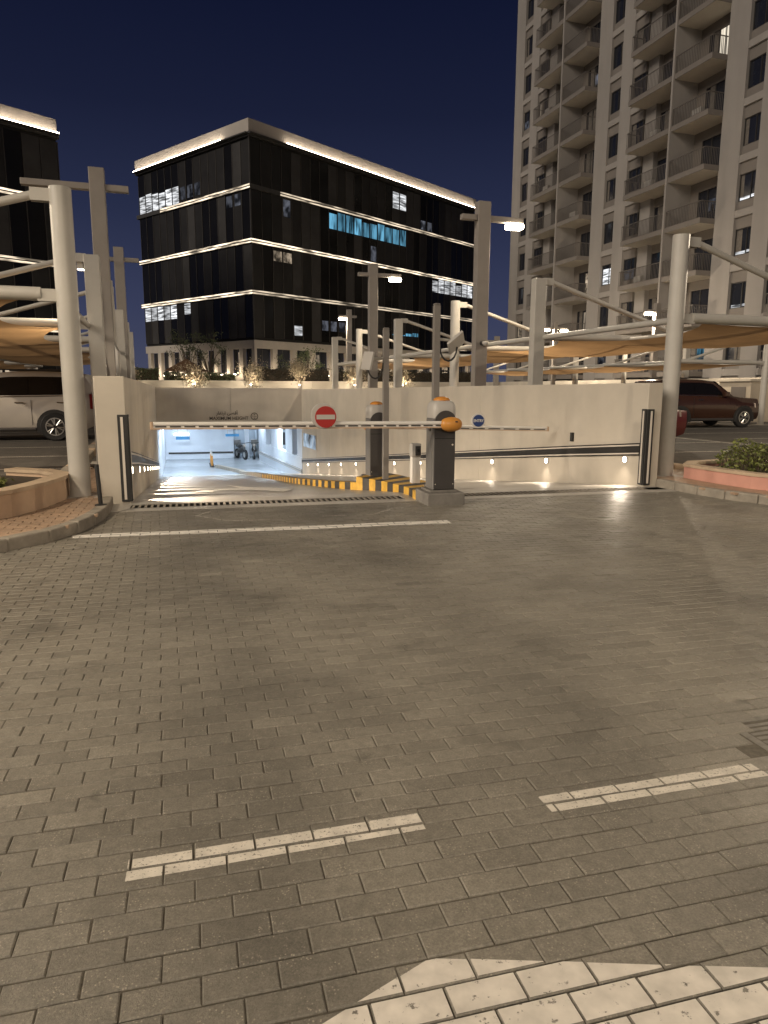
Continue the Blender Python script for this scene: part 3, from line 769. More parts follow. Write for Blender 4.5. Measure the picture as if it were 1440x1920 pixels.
# ------------------------------------------------------------------ traffic island with hazard stripes
isl = thing('traffic_island', 'black and yellow striped kerb island between the two ramp lanes', 'traffic island', (0.3, 11.0, 0))
io = (0.3, 11.0, 0)
left = [(0.44, 9.87), (0.38, 10.25), (0.22, 10.7), (0.03, 11.15), (-0.2, 11.6), (-0.48, 12.05)]
right = [(0.98, 10.02), (0.95, 10.5), (0.80, 11.0), (0.62, 11.5), (0.42, 12.0), (0.25, 12.5), (-0.02, 12.95)]
def seglist(line, step):
    out = []; carry = 0
    pts = [line[0]]
    for a, b in zip(line[:-1], line[1:]):
        l = math.hypot(b[0] - a[0], b[1] - a[1]); n = max(1, round(l / step))
        for k in range(1, n + 1): pts.append(lerp(a, b, k / n))
    return pts
n = 11
def at(line, f):
    L = [0]
    for a, b in zip(line[:-1], line[1:]): L.append(L[-1] + math.hypot(b[0] - a[0], b[1] - a[1]))
    d = f * L[-1]
    for i in range(len(line) - 1):
        if d <= L[i + 1] + 1e-9: return lerp(line[i], line[i + 1], (d - L[i]) / (L[i + 1] - L[i]))
    return line[-1]
for k in range(n):
    # diagonal stripes: the right edge runs a little ahead of the left one
    f0, f1 = k / n, (k + 1) / n
    a, b = at(left, f0), at(left, f1); sk = 0.0 if k == 0 else 0.035
    c, d = at(right, min(1, f1 + (0.035 if k < n - 1 else 0))), at(right, min(1, f0 + sk))
    zt = lambda x, y: max(0.155 + ramp_z(x, y) * 0.45, ramp_z(x, y) + 0.1)
    MB().prism([a, d, c, b], lambda x, y: ramp_z(x, y) - 0.05, lambda x, y: max(0.125 - 0.03 * (y - 9.9), ramp_z(x, y) + 0.10)).build('island_stripe', M['yellow'] if k % 2 == 0 else M['hblack'], isl, io, bevel=0.008)
kl = [(-0.48, 12.05), (-0.88, 12.9), (-1.35, 14.3), (-1.95, 16.1), (-2.55, 18.3), (-3.25, 21.2), (-3.95, 23.8), (-4.45, 25.6)]
n = 54
for k in range(n):
    a, b = at(kl, k / n), at(kl, (k + 1) / n); dx, dy = b[0] - a[0], b[1] - a[1]; l = math.hypot(dx, dy); px, py = dy / l * 0.24, -dx / l * 0.24
    MB().prism([a, (a[0] + px, a[1] + py), (b[0] + px, b[1] + py), b], lambda x, y: ramp_z(x, y) - 0.05, lambda x, y: ramp_z(x, y) + 0.13).build('kerb_stripe', (M['yellow'] if k % 2 == 0 else M['hblack']), isl, io, bevel=0.006)
kl2 = [(-4.45, 25.6), (-5.75, 30.6), (-7.4, 36.2), (-9.3, 38.8)]
for k in range(14):
    a, b = at(kl2, k / 14), at(kl2, (k + 1) / 14 - 0.002); dx, dy = b[0] - a[0], b[1] - a[1]; l = math.hypot(dx, dy); px, py = dy / l * 0.24, -dx / l * 0.24
    z_ = lambda x, y: max(ramp_z(x, y), FZ)
    MB().prism([a, (a[0] + px, a[1] + py), (b[0] + px, b[1] + py), b], lambda x, y: z_(x, y) - 0.05, lambda x, y: z_(x, y) + 0.15).build('kerbstone', M['kerb'], isl, io)
for k in range(5):
    x, y = lerp((-9.50, 39.1), (-10.0, 40.9), k / 4); z = FZ
    d = thing('delineator_post', ['flexible orange delineator post at the end of the island kerb','orange delineator post second after the island kerb','orange delineator post in the middle of the row on the garage floor','orange delineator post second from the back of the row','orange delineator post deepest inside the garage'][k], 'delineator', (x, y, z), group='orange delineator posts on the garage floor')
    MB().lathe([(0.13, 0), (0.13, 0.03), (0.05, 0.06)], (0, 0, 0), 12).build('base', M['black'], d)
    MB().tube([(0, 0, 0.05), (0, 0, 0.62)], [0.05, 0.045], 10).build('post', M['orange'], d)
    MB().tube([(0, 0, 0.62), (0, 0, 0.78)], [0.045, 0.040], 10).build('reflective_band', M['white'], d)

# ------------------------------------------------------------------ boom barriers
def cabinet(o, rz, hgt, label, sc=1.0, plinth=True):
    t = thing('boom_barrier', label, 'barrier', o, rz)
    # local: x along the gate line, y away from the viewer
    if plinth:
        m = MB().prism([(-0.26, -0.26), (0.27, -0.26), (0.27, 0.30), (-0.26, 0.30)], -0.02, 0.165); m.build('plinth', M['plinth'], t, bevel=0.018)
        MB().box(-0.20, 0.19, -0.19, 0.22, 0.165, 0.195).build('base_plate', M['plinth'], t, bevel=0.006)
        z0 = 0.195
    else:
        MB().box(-0.22, 0.20, -0.20, 0.22, -0.02, 0.06).build('base_plate', M['cab'], t, bevel=0.006); z0 = 0.06
    w, d = 0.145, 0.165
    MB().box(-w, w, -d, -d + 0.012, z0 + 0.01, hgt - 0.27).build('front_panel', M['cab'], t, bevel=0.004)
    MB().box(-w - 0.012, w + 0.012, -d + 0.012, d, z0, hgt - 0.25).build('housing', M['cab_s'], t, bevel=0.014)
    # domed head: rounded box with a sloping crown
    m = MB(); prof = []
    rings = []
    for k, (zz, ws, ds) in enumerate(((hgt - 0.25, 1.05, 1.05), (hgt - 0.16, 1.07, 1.07), (hgt - 0.09, 1.05, 1.02), (hgt - 0.045, 0.93, 0.90), (hgt - 0.018, 0.74, 0.72))):
        ring = []
        for j in range(28):
            a = 2 * pi * j / 28; ca, sa = cos(a), sin(a); e = 0.42
            ring.append(((w + 0.012) * ws * math.copysign(abs(ca) ** e, ca), (d + 0.004) * ds * math.copysign(abs(sa) ** e, sa), zz))
        rings.append(ring)
    vs = [p for r_ in rings for p in r_]; fs = [(i * 28 + j, i * 28 + (j + 1) % 28, (i + 1) * 28 + (j + 1) % 28, (i + 1) * 28 + j) for i in range(len(rings) - 1) for j in range(28)]
    fs += [tuple(range(27, -1, -1)), tuple(range((len(rings) - 1) * 28, len(rings) * 28))]
    m.add(vs, fs).build('head_cover', M['head'], t, smooth=True, auto=50)
    # dark arch under the head
    m = MB(); pts = [(-w - 0.004, hgt - 0.40), (w + 0.004, hgt - 0.40)] + [((w + 0.004) * cos(pi * k / 14), hgt - 0.30 + 0.155 * sin(pi * k / 14)) for k in range(15)]
    vs = [(x, -d - 0.032, z) for x, z in pts] + [(x, -d - 0.001, z) for x, z in pts]; nn = len(pts)
    m.add(vs, [tuple(range(nn)), tuple(range(2 * nn - 1, nn - 1, -1))] + [(i, nn + i, nn + (i + 1) % nn, (i + 1) % nn) for i in range(nn)]).build('arch_trim', M['cab'], t)
    MB().lathe([(0.115, 0), (0.112, 0.018), (0.085, 0.042), (0.04, 0.056), (0.0, 0.058)], (0, -0.01, hgt - 0.021), 24).build('beacon', M['amber'], t, smooth=True)
    MB().box(-w + 0.004, w - 0.004, -d - 0.0025, -d + 0.001, hgt - 0.52, hgt - 0.512).build('panel_seam', M['dark'], t)
    MB().disc((w - 0.035, -d - 0.001, hgt - 0.60), (0, -1, 0), 0.012, 0.006, 14).build('key_lock', M['rail'], t)
    for zz_ in (z0 + 0.08, hgt - 0.33):
        for sx_ in (-1, 1): MB().disc((sx_ * (w - 0.02), -d - 0.0005, zz_), (0, -1, 0), 0.007, 0.004, 10).build('screw', M['rail'], t)
    MB().box(-w - 0.0155, -w - 0.0115, -d + 0.06, d - 0.06, z0 + 0.12, hgt - 0.45).build('side_door', M['cab_s'], t, bevel=0.002)
    MB().box(-w - 0.030, -w - 0.011, -0.05, 0.02, hgt - 0.42, hgt - 0.34).build('lock', M['cab'], t, bevel=0.003)
    return t
NB = G(4.10, -0.87)
nb = cabinet((NB[0], NB[1], 0), G.ang(), 1.405, 'near charcoal boom barrier on a concrete plinth, carrying the red no entry disc')
def boom(t, x0, x1, y, z0, z1, th, label_holes=22):
    """arm along local x from x0 to x1; white top tube, dark slots, lower lip"""
    def zz(x): return z0 + (z1 - z0) * (x - x0) / (x1 - x0)
    def bar(a, b, yy0, yy1, lo, hi, mb):
        a, b = min(a, b), max(a, b)
        mb.hexa([(a, yy0, zz(a) + lo), (b, yy0, zz(b) + lo), (b, yy1, zz(b) + lo), (a, yy1, zz(a) + lo)], [(a, yy0, zz(a) + hi), (b, yy0, zz(b) + hi), (b, yy1, zz(b) + hi), (a, yy1, zz(a) + hi)])
    m = MB(); bar(x0, x1, y - 0.035, y + 0.035, 0.008 * th, 0.048 * th, m)
    arm = m.build('boom_arm', M['white'], t, bevel=0.009 * th)
    m = MB(); bar(x0, x1, y - 0.022, y + 0.022, -0.024 * th, 0.006 * th, m); m.build('light_groove', M['white'], arm)
    m = MB(); bar(x0, x1, y - 0.036, y + 0.030, -0.040 * th, -0.026 * th, m); m.build('lower_lip', M['planter'], arm)
    step = (x1 - x0) / label_holes
    for k in range(label_holes):
        a = x0 + step * (k + 0.10); b = x0 + step * (k + 0.86)
        m = MB(); bar(a, b, y - 0.026, y - 0.019, -0.016 * th, 0.0015 * th, m); m.build('slot', M['hblack'], arm)
    m = MB(); s = 1 if x1 > x0 else -1
    xa, xb = (x1, x1 + 0.035 * s); xa, xb = min(xa, xb), max(xa, xb)
    m.box(xa, xb, y - 0.040, y + 0.036, z1 - 0.044 * th, z1 + 0.05 * th); m.build('end_cap', M['planter'], arm, bevel=0.008)
    return arm
boom(nb, -0.02, -3.70, -0.235, 1.075, 1.092, 1.0, 22)
def pivot(t, x, y, z):
    m = MB(); n = 24; rings = []
    for k in range(11):
        a = pi * k / 10; r_ = sin(a) ** 0.8; rings.append([(x + 0.150 * -cos(a) * 1.0, y + 0.085 * r_ * cos(2 * pi * j / n), z + 0.098 * r_ * sin(2 * pi * j / n)) for j in range(n)])
    vs = [p for r_ in rings for p in r_]
    fs = [(i * n + j, (i + 1) * n + j, (i + 1) * n + (j + 1) % n, i * n + (j + 1) % n) for i in range(10) for j in range(n)]
    m.add(vs, fs).build('pivot_cover', M['orange'], t, smooth=True)
    MB().box(x - 0.03, x + 0.03, y, y + 0.12, z - 0.05, z + 0.05).build('pivot_hub', M['cab'], t)
    MB().box(x + 0.03, x + 0.06, y - 0.088, y - 0.07, z + 0.03, z + 0.045).build('latch', M['black'], t)
pivot(nb, 0.055, -0.25, 1.08)
def disc_sign(t, x, y, z, r, kind):
    if kind == 'no_entry':
        MB().disc((x - 0.018, y + 0.03, z + 0.008), (0, -1, 0), r * 1.06, 0.035, 36).build('sign_rim', M['head'], t, bevel=0.006)
        s = MB().disc((x + 0.010, y - 0.008, z - 0.006), (0, -1, 0), r * 0.90, 0.008, 36).build('sign_face', M['red'], t)
        MB().box(x + 0.010 - r * 0.78, x + 0.010 + r * 0.78, y - 0.022, y - 0.017, z - 0.006 - r * 0.19, z - 0.006 + r * 0.19).build('white_bar', M['head'], s)
    else:
        MB().disc((x, y + 0.02, z), (0, -1, 0), r, 0.03, 36).build('sign_rim', M['white'], t, bevel=0.005)
        s = MB().disc((x, y - 0.012, z), (0, -1, 0), r * 0.80, 0.006, 36).build('sign_face', M['blue'], t)
        k = text('ENTRY', 'lettering', M['white'], r * 0.50, (x, y - 0.0195, z), 0, s, sx=0.95, extr=0.002, bold=0.002)
tn = thing('no_entry_sign', 'round red no entry sign with pale bar on the raised boom', 'sign', NB, G.ang())
disc_sign(tn, -1.64, -0.285, 1.195, 0.150, 'no_entry')
fb = cabinet((-0.14, 12.42, -0.02), G.ang(), 1.31, 'far charcoal boom barrier standing on the striped island', plinth=False)
boom(fb, 0.02, 3.38, 0.235, 0.90, 0.82, 0.92, 11)
pivot(fb, -0.02, 0.25, 0.90)
tn = thing('entry_sign', 'round blue ENTRY sign fixed on the far boom', 'sign', (-0.14, 12.42, -0.02), G.ang())
disc_sign(tn, 1.97, 0.185, 0.99, 0.136, 'entry')

# reader posts with long range antenna plates
def reader(x, y, z0, top, side, label, aim, plate_z, drop):
    t = thing('reader_post', label, 'reader post', (x, y, z0), G.ang())
    h = top - z0
    MB().box(-0.045, 0.045, -0.045, 0.045, 0, h - 0.05).build('pole', M['steel_d'], t, bevel=0.004)
    MB().prism([(-0.045, -0.045), (0.045, -0.045), (0.045, 0.045), (-0.045, 0.045)], h - 0.05, lambda a, b: h if abs(a) < 0 else h - 0.02).build('cap', M['steel_d'], t, bevel=0.015)
    MB().box(-0.12, 0.12, -0.11, 0.11, -0.02, 0.015).build('base_plate', M['steel_d'], t)
    pz = plate_z - z0
    MB().tube([(0, 0, pz + 0.05), (side * 0.24, 0.02, pz + 0.03)], 0.022, 8).build('bracket', M['steel'], t)
    c = Vector((side * 0.30, 0.0, pz)); ax = Vector(aim).normalized(); e1 = Vector((0, 1, 0)); e2 = ax.cross(e1).normalized(); e1 = e2.cross(ax)
    a_, b_ = 0.145, 0.145
    corners = [c + e1 * sx_ * a_ + e2 * sy_ * b_ for sx_, sy_ in ((-1, -1), (1, -1), (1, 1), (-1, 1))]
    MB().hexa([p - ax * 0.02 for p in corners], [p + ax * 0.02 for p in corners]).build('antenna_plate', M['head'], t, bevel=0.008)
    pts = [(side * 0.05, -0.02, pz - 0.03)] + [(side * (0.05 + 0.13 + -0.13 * cos(pi * k / 8)), -0.02, pz - 0.06 - drop * sin(pi * k / 8)) for k in range(9)]
    MB().tube(pts, 0.014, 8).build('cable_loop', M['black'], t, smooth=True)
    return t
reader(0.74, 10.45, 0.12, 2.76, 1, 'tall grey reader post behind the near barrier, plate tilted to the outside', (0.50, -0.62, -0.60), 2.20, 0.20)
reader(0.02, 11.65, 0.05, 2.52, -1, 'shorter grey reader post between the two barriers with hanging cable loop', (-0.93, -0.30, 0.2), 1.98, 0.22)
t = thing('card_reader', 'short white ticket pillar with a dark camera head between the barriers', 'card reader', (0.48, 10.75, 0.13), G.ang())
MB().box(-0.075, 0.055, -0.06, 0.06, 0, 0.40).build('pillar', M['white'], t, bevel=0.006)
MB().box(-0.085, 0.062, -0.075, 0.07, 0.40, 0.60).build('head', M['head'], t, bevel=0.012)
MB().box(-0.035, 0.050, -0.090, -0.076, 0.425, 0.565).build('face', M['cab'], t, bevel=0.004)
MB().disc((0.008, -0.091, 0.50), (0, -1, 0), 0.026, 0.012, 16).build('lens', M['black'], t)

# ------------------------------------------------------------------ left and right pavements, planters
def pavement(name, kerb, inner, side, label, joined):
    """kerb line (outer, towards the road), inner polygon points closing it"""
    t = thing(name, label, kind='structure')
    inl = shift(kerb, 0.14 * side)
    base = MB(); poly = inl + inner
    base.prism(poly if side > 0 else poly[::-1], -0.05, 0.100); base.build('bedding', M['mortar'], t)
    # kerbstones
    L = [0]
    for a, b in zip(kerb[:-1], kerb[1:]): L.append(L[-1] + math.hypot(b[0] - a[0], b[1] - a[1]))
    n = int(L[-1] / 0.46)
    for k in range(n):
        f0, f1 = k / n, (k + 1) / n - 0.010 / L[-1]
        sub = [f0, (f0 + f1) / 2, f1]
        o1 = [at(kerb, f) for f in sub]; i1 = [at(inl, f) for f in sub][::-1]
        p = o1 + i1
        if side < 0: p = p[::-1]
        p = p[::-1]
        MB().prism(p, -0.06, 0.124 + random.uniform(-0.003, 0.003)).build('kerbstone', M['kerb'], t, bevel=0.018)
    # pavers
    F = Fr(0, 0, *U) if side > 0 else Fr(0, 0, 0.40, -0.92)
    poly = shift(kerb, 0.055 * side) + inner
    mb = MB(); tn = []; cnt = 0
    cands = []
    for i in range(-130, 160):
        for j in range(-80, 80):
            a0 = j * 0.205 + (0.1 if i % 2 else 0); b0 = i * 0.105
            x, y, _ = F(a0 + 0.1, b0 + 0.05)
            if inside(poly, x, y): cands.append((x * x + y * y, a0, b0, x, y))
    cands.sort()
    for k, (_, a0, b0, x, y) in enumerate(cands):
        p = px_of(x, y, 0.12); tone = random.gauss(1.0, 0.09)
        if p and -40 < p[0] < 1480 and cnt < 190 and not joined:
            cnt += 1
            m1 = MB(); vs, fs = brick_verts(0.198, 0.098, 0.0, random.gauss(0, 0.004), random.gauss(0, 0.006), ID, -0.1, -0.05, depth=0.03); m1.add(vs, fs)
            o = m1.build('paver', M['tan'], t); set_tone(o.data, [tone] * len(fs)); o.location = (x, y, 0.120); o.rotation_euler = (0, 0, F.ang())
        else:
            vs, fs = brick_verts(0.198, 0.098, 0.0, 0, random.gauss(0, 0.004), F, a0, b0, depth=0.03)
            vs = [(q[0], q[1], q[2] + 0.120) for q in vs]; mb.add(vs, fs); tn += [tone] * len(fs)
    if mb.v:
        o = mb.build('paver_field', M['tan'], t, kind='stuff'); set_tone(o.data, tn)
    return t
pavement('pavement', KL, [G(-0.42, 0.05)[:2], (-4.72, 12.3), (-5.7, 13.0), (-4.95, 9.4), (-9.5, 9.0)], 1, 'tan brick pavement with kerb beside the white SUV lot', False)
pavement('pavement', KR, [(11.0, 11.6), (4.9, 13.2), (4.45, 13.0)], 1, 'tan brick pavement with kerb by the pink planter', False)

def planter(label, line, closing, z0, z1, mt, th=0.16):
    c = line[0]; t = thing('planter', label, 'planter', (c[0], c[1], 0)); o = (c[0], c[1], 0)
    inn = shift(line, th)
    m = MB()
    for i in range(len(line) - 1):
        m.prism([line[i], line[i + 1], inn[i + 1], inn[i]][::1], z0, z1)
    m.build('wall', mt, t, o)
    co = shift(line, -0.025); ci = shift(line, th + 0.025); m = MB()
    for i in range(len(line) - 1):
        m.prism([co[i], co[i + 1], ci[i + 1], ci[i]], z1 + 0.001, z1 + 0.045)
    m.build('coping', M['cope'], t, o)
    MB().poly([(x, y, z1 - 0.05) for x, y in inn + closing]).build('soil', M['soil'], t, o)
    return t
PLl = [(-8.5, 5.9), (-6.0, 6.45), (-4.9, 6.85), (-4.35, 7.25), (-4.12, 7.75), (-4.06, 8.4), (-4.10, 9.05), (-4.22, 9.42), (-4.6, 9.75), (-5.2, 9.95)]
PRr = [(6.3, 12.6), (5.2, 12.1), (4.92, 11.60), (5.10, 10.95), (5.36, 10.30), (5.78, 9.78), (6.5, 9.35), (8.0, 8.9), (11.0, 8.5)]
planter('tan planter bed under the round column at the pavement corner', PLl, [(-8.5, 9.6)], 0.10, 0.385, M['planter'])
planter('low pink planter bed beside the round column at the far kerb', PRr, [(11, 12.6)], 0.10, 0.305, M['planter_r'])
def leaf_quads(mb, c, s, rnd):
    a = Vector((rnd.gauss(0, 1), rnd.gauss(0, 1), rnd.gauss(0, 1))).normalized(); b = a.orthogonal().normalized()
    b = (Matrix.Rotation(rnd.uniform(0, 6.28), 3, a) @ b); d = a.cross(b)
    c = Vector(c); w = s * 0.45
    mb.add([c - b * s * 0.5, c + d * w * 0.5, c + b * s * 0.5, c - d * w * 0.5], [(0, 1, 2, 3)])
def leaf_up(mb, c, s, rnd):
    a = Vector((rnd.gauss(0, .5), rnd.gauss(0, .5), 1)).normalized(); b = a.orthogonal().normalized(); b = Matrix.Rotation(rnd.uniform(0, 6.28), 3, a) @ b; d = a.cross(b); c = Vector(c)
    mb.add([c - b * s * 0.5, c + d * s * 0.25, c + b * s * 0.5, c - d * s * 0.25], [(0, 1, 2, 3)])
def cover(name, label, poly, z0, hgt, n, seed):
    rnd = random.Random(seed); mb = MB(); xs = [p[0] for p in poly]; ys = [p[1] for p in poly]; k = 0
    stems = MB()
    while k < n:
        x, y = rnd.uniform(min(xs), max(xs)), rnd.uniform(min(ys), max(ys))
        if not inside(poly, x, y): continue
        e = min(math.hypot(x - p[0], y - p[1]) for p in seglist(poly + [poly[0]], 0.12))
        h = hgt * min(1.0, 0.35 + e * 2.6) * (0.85 + 0.3 * math.sin(x * 5.1 + seed) * math.cos(y * 4.3))
        z = z0 + h * (1 - rnd.random() ** 2.2)
        (leaf_up if rnd.random() < 0.6 else leaf_quads)(mb, (x + rnd.gauss(0, .03), y + rnd.gauss(0, .03), z), rnd.uniform(0.045, 0.085), rnd); k += 1
        if k % 12 == 0: stems.tube([(x, y, z0 - 0.02), (x + rnd.gauss(0, .05), y + rnd.gauss(0, .05), z0 + h * 0.8)], 0.005, 4)
    t = thing(name, label, 'shrubs', (poly[0][0], poly[0][1], z0))
    o = (poly[0][0], poly[0][1], z0)
    mb.build('foliage', M['leafc'], t, o, kind='stuff'); stems.build('stems', M['bark'], t, o, kind='stuff')
cover('ground_cover', 'low green ground cover in the tan planter', [(-8.0, 6.9), (-5.6, 7.2), (-4.75, 7.6), (-4.5, 8.3), (-4.8, 8.9), (-5.8, 9.2), (-8.0, 9.2)], 0.34, 0.24, 13000, 3)
cover('ground_cover', 'rounded green shrub bed in the pink planter', [(5.35, 11.5), (5.5, 10.9), (6.0, 10.3), (7.0, 9.9), (10.0, 9.4), (10.0, 12.3), (6.2, 12.2)], 0.27, 0.50, 17000, 4)

t = thing('bollard', 'thin black bollard on the pavement beside the wall end', 'bollard', (-3.47, 8.58, 0.12))
MB().tube([(0, 0, 0.0), (-0.02, 0, 0.50)], 0.026, 12).build('post', M['black'], t)
MB().lathe([(0.07, 0), (0.07, 0.012), (0.03, 0.02)], (0, 0, 0), 16).build('base_plate', M['black'], t)
t = thing('ground_spotlight', 'small black spotlight box on the ground beside the wall', 'spotlight', (-4.25, 11.2, 0.12), 0.3)
MB().box(-0.13, 0.13, -0.09, 0.09, 0.08, 0.20).build('housing', M['black'], t, bevel=0.01)
MB().box(-0.02, 0.02, -0.05, 0.05, 0, 0.08).build('bracket', M['black'], t)
# kerbs separating the lots from the strip
for (A, B, lb) in (((-4.9, 10.6), (-9.3, 24.5), 'row of pale kerb blocks along the white SUV lot'), ((5.4, 12.9), (1.2, 26.2), 'row of kerb blocks along the lot behind the long wall')):
    t = thing('lot_kerb', lb, kind='structure')
    n = 26; L = math.hypot(B[0] - A[0], B[1] - A[1])
    for k in range(n):
        a, b = lerp(A, B, k / n), lerp(A, B, (k + 0.97) / n); F = Fr(a[0], a[1], B[0] - A[0], B[1] - A[1])
        MB().box(0, L / n * 0.97, -0.11, 0.11, LOT - 0.03, LOT + 0.15 + random.uniform(-.006, .006), F).build('kerbstone', M['kerb'] if k % 3 else M['cope'], t, bevel=0.03)
def lot_lines(name, segs, label):
    m = MB()
    for a, b in segs: m.poly([(x, y, LOT + 0.004) for x, y in strip(a, b, 0.12)])
    tag(m.build(name, M['ghost']), label, kind='structure')
def off(p, a, d): return (p[0] + U[0] * a + V[0] * d, p[1] + U[1] * a + V[1] * d)
lot_lines('bay_lines', [(off((6.2, 14.2), 0, 2.6 * k), off((6.2, 14.2), 5.0, 2.6 * k)) for k in range(6)] + [(off((6.2, 14.2), 5.0, 0), off((6.2, 14.2), 5.0, 13))] + [(off((9.5, 27.0), 0, 2.6 * k), off((9.5, 27.0), 5.5, 2.6 * k)) for k in range(-3, 4)], 'pale bay lines on the asphalt by the dark red SUV')
lot_lines('bay_lines', [(off((-5.6, 13.2), 0, 2.6 * k), off((-5.6, 13.2), -5.0, 2.6 * k)) for k in range(6)] + [(off((-5.6, 13.2), -5.0, 0), off((-5.6, 13.2), -5.0, 13))], 'pale bay lines on the asphalt by the white SUV')

# ------------------------------------------------------------------ shade canopies
AZR = R(-17.5); DR = (sin(AZR), cos(AZR)); NR = (cos(AZR), -sin(AZR))       # along the row / to the outside
TS = (0.0, 4.5, 9.15, 14.2, 19.3, 23.6)
HC, HB = 3.98, 2.70
def canopy(base, d, out, gap, rect, label, group, z0=0.1, fab=True, light_on=False):
    t = thing('shade_canopy', label, 'canopy', (base[0], base[1], z0), 0, group)
    o = (base[0], base[1], z0)
    P = lambda a, b, z: (base[0] + out[0] * a + d[0] * b, base[1] + out[1] * a + d[1] * b, z)
    F = Fr(base[0], base[1], *NR)
    if rect:
        m = MB().prism([(-0.135, -0.11), (0.135, -0.11), (0.135, 0.11), (-0.135, 0.11)], z0, lambda a, b: HC - 0.03 - 0.1 * abs(a), F); m.build('column', M['steel'], t, o, bevel=0.012)
    else:
        MB().tube([(base[0], base[1], z0), (base[0], base[1], HC)], 0.132, 28).build('column', M['steel'], t, o, smooth=True, auto=40)
    MB().box(-0.24, 0.24, -0.24, 0.24, z0 - 0.02, z0 + 0.02, F).build('base_plate', M['steel'], t, o)
    MB().tube([P(0.30, 0, HB), P(4.7, 0, HB)], 0.084, 16).build('beam', M['steel'], t, o, smooth=True, auto=40)
    MB().tube([P(0.30, 0, HC - 0.10), P(4.05, 0, HB + 0.05)], 0.052, 14).build('tie_rod', M['steel'], t, o, smooth=True, auto=40)
    for zz in (HB, HC - 0.085):
        m = MB()
        for b in (-0.045, 0.045):
            q = [P(0.10, b - 0.008, zz - 0.09), P(0.34, b - 0.008, zz - 0.09), P(0.34, b + 0.008, zz - 0.09), P(0.10, b + 0.008, zz - 0.09)]
            m.hexa(q, [(x, y, z + 0.15) for x, y, z in q])
        m.box(0.10, 0.12, -0.044, 0.044, zz - 0.09, zz + 0.06, Fr(base[0], base[1], *out))
        pl = m.build('pin_plate', M['steel'], t, o)
        for dzz in (-0.035, 0.035): MB().tube([P(0.24, -0.07, zz + dzz), P(0.24, 0.07, zz + dzz)], 0.018, 8).build('pin', M['steel_d'], pl)
    if gap:
        MB().tube([P(0.13, 0.1, HB - 0.02), P(0.13, gap - 0.1, HB - 0.02)], 0.055, 12).build('purlin', M['steel'], t, o, smooth=True, auto=40)
        MB().tube([P(4.65, 0.05, HB - 0.02), P(4.65, gap - 0.05, HB - 0.02)], 0.055, 12).build('purlin', M['steel'], t, o, smooth=True, auto=40)
        MB().tube([P(2.4, 0.05, HB + 0.0), P(2.4, gap - 0.05, HB + 0.0)], 0.045, 12).build('purlin', M['steel'], t, o, smooth=True, auto=40)
        if fab:
            na, nb_ = 22, 14; vs = []; fs = []
            for i in range(nb_ + 1):
                b = i / nb_; e = 4 * b * (1 - b)
                a0 = 0.55 + 0.62 * e ** 0.8; a1 = 4.60 - 0.30 * e
                for j in range(na + 1):
                    a = j / na; s = 4 * a * (1 - a)
                    z = HB - 0.075 - 0.20 * e * (0.45 + 0.55 * s) - 0.03 * s
                    vs.append(P(a0 + (a1 - a0) * a, 0.02 + (gap - 0.04) * b, z))
            for i in range(nb_):
                for j in range(na): fs.append((i * (na + 1) + j, i * (na + 1) + j + 1, (i + 1) * (na + 1) + j + 1, (i + 1) * (na + 1) + j))
            MB().add(vs, fs).build('fabric', M['fabric'], t, o, smooth=True)
    return t
ordn = ('first', 'second', 'third', 'fourth', 'fifth', 'sixth')
for k, tt in enumerate(TS):
    gap = TS[k + 1] - tt if k + 1 < len(TS) else 0
    b = (-4.04 + DR[0] * tt, 9.36 + DR[1] * tt)
    canopy(b, DR, (-NR[0], -NR[1]), gap, k % 2 == 1, ('round' if k % 2 == 0 else 'square') + ' column shade canopy over the white SUV lot, %s from the pavement' % ordn[k], 'shade canopies over the white SUV lot', z0=0.10 if k < 2 else LOT)
    b = (4.74 + DR[0] * tt, 11.94 + DR[1] * tt)
    canopy(b, DR, NR, gap, k % 2 == 1, ('round' if k % 2 == 0 else 'square') + ' column shade canopy behind the long ramp wall, %s from the pink planter' % ordn[k], 'shade canopies behind the long ramp wall', z0=0.10 if k < 1 else LOT)
for k in range(5):
    b = (16.3 + DR[0] * 4.9 * k, 31.0 + DR[1] * 4.9 * k)
    canopy(b, DR, (-NR[0], -NR[1]), 4.9 if k < 4 else 0, k % 2 == 1, 'outer shade canopy over the dark red SUV row, %s from its nose' % ordn[k], 'outer shade canopies over the dark red SUV row', z0=LOT)
    b = (-17.3 + DR[0] * 4.9 * k, 19.5 + DR[1] * 4.9 * k)
    canopy(b, DR, NR, 4.9 if k < 4 else 0, k % 2 == 1, 'outer shade canopy behind the white SUV, %s from the frame edge' % ordn[k], 'outer shade canopies behind the white SUV', z0=LOT)
# grey cover plates strapped to the third canopy column on the white SUV side
pb = (-4.04 + DR[0] * 8.2, 9.36 + DR[1] * 8.2)
t = thing('traffic_mirror', 'back of a pale cornered mirror panel strapped beside the wall end column', 'traffic mirror', (pb[0], pb[1], 0))
F = Fr(pb[0], pb[1], 0.9, -0.42)
po = (pb[0], pb[1], 0)
MB().prism([(-0.10, -0.10), (0.13, -0.10), (0.13, 0.10), (-0.10, 0.10)], 0.1, 4.0, F).build('post', M['steel'], t, po, bevel=0.01)
m = MB(); pts = [(0.16, 1.68), (0.36, 1.62), (0.46, 1.95), (0.47, 2.35), (0.24, 2.74), (0.14, 2.76)]
vs = [F(a, -0.20, z) for a, z in pts] + [F(a, -0.12, z) for a, z in pts]; nn = len(pts)
m.add(vs, [tuple(range(nn)), tuple(range(2 * nn - 1, nn - 1, -1))] + [(i, nn + i, nn + (i + 1) % nn, (i + 1) % nn) for i in range(nn)]).build('panel', M['head'], t, po, bevel=0.02)
m = MB(); pts = [(-0.26, 1.66), (-0.10, 1.62), (-0.10, 2.50), (-0.20, 2.48), (-0.28, 2.2)]
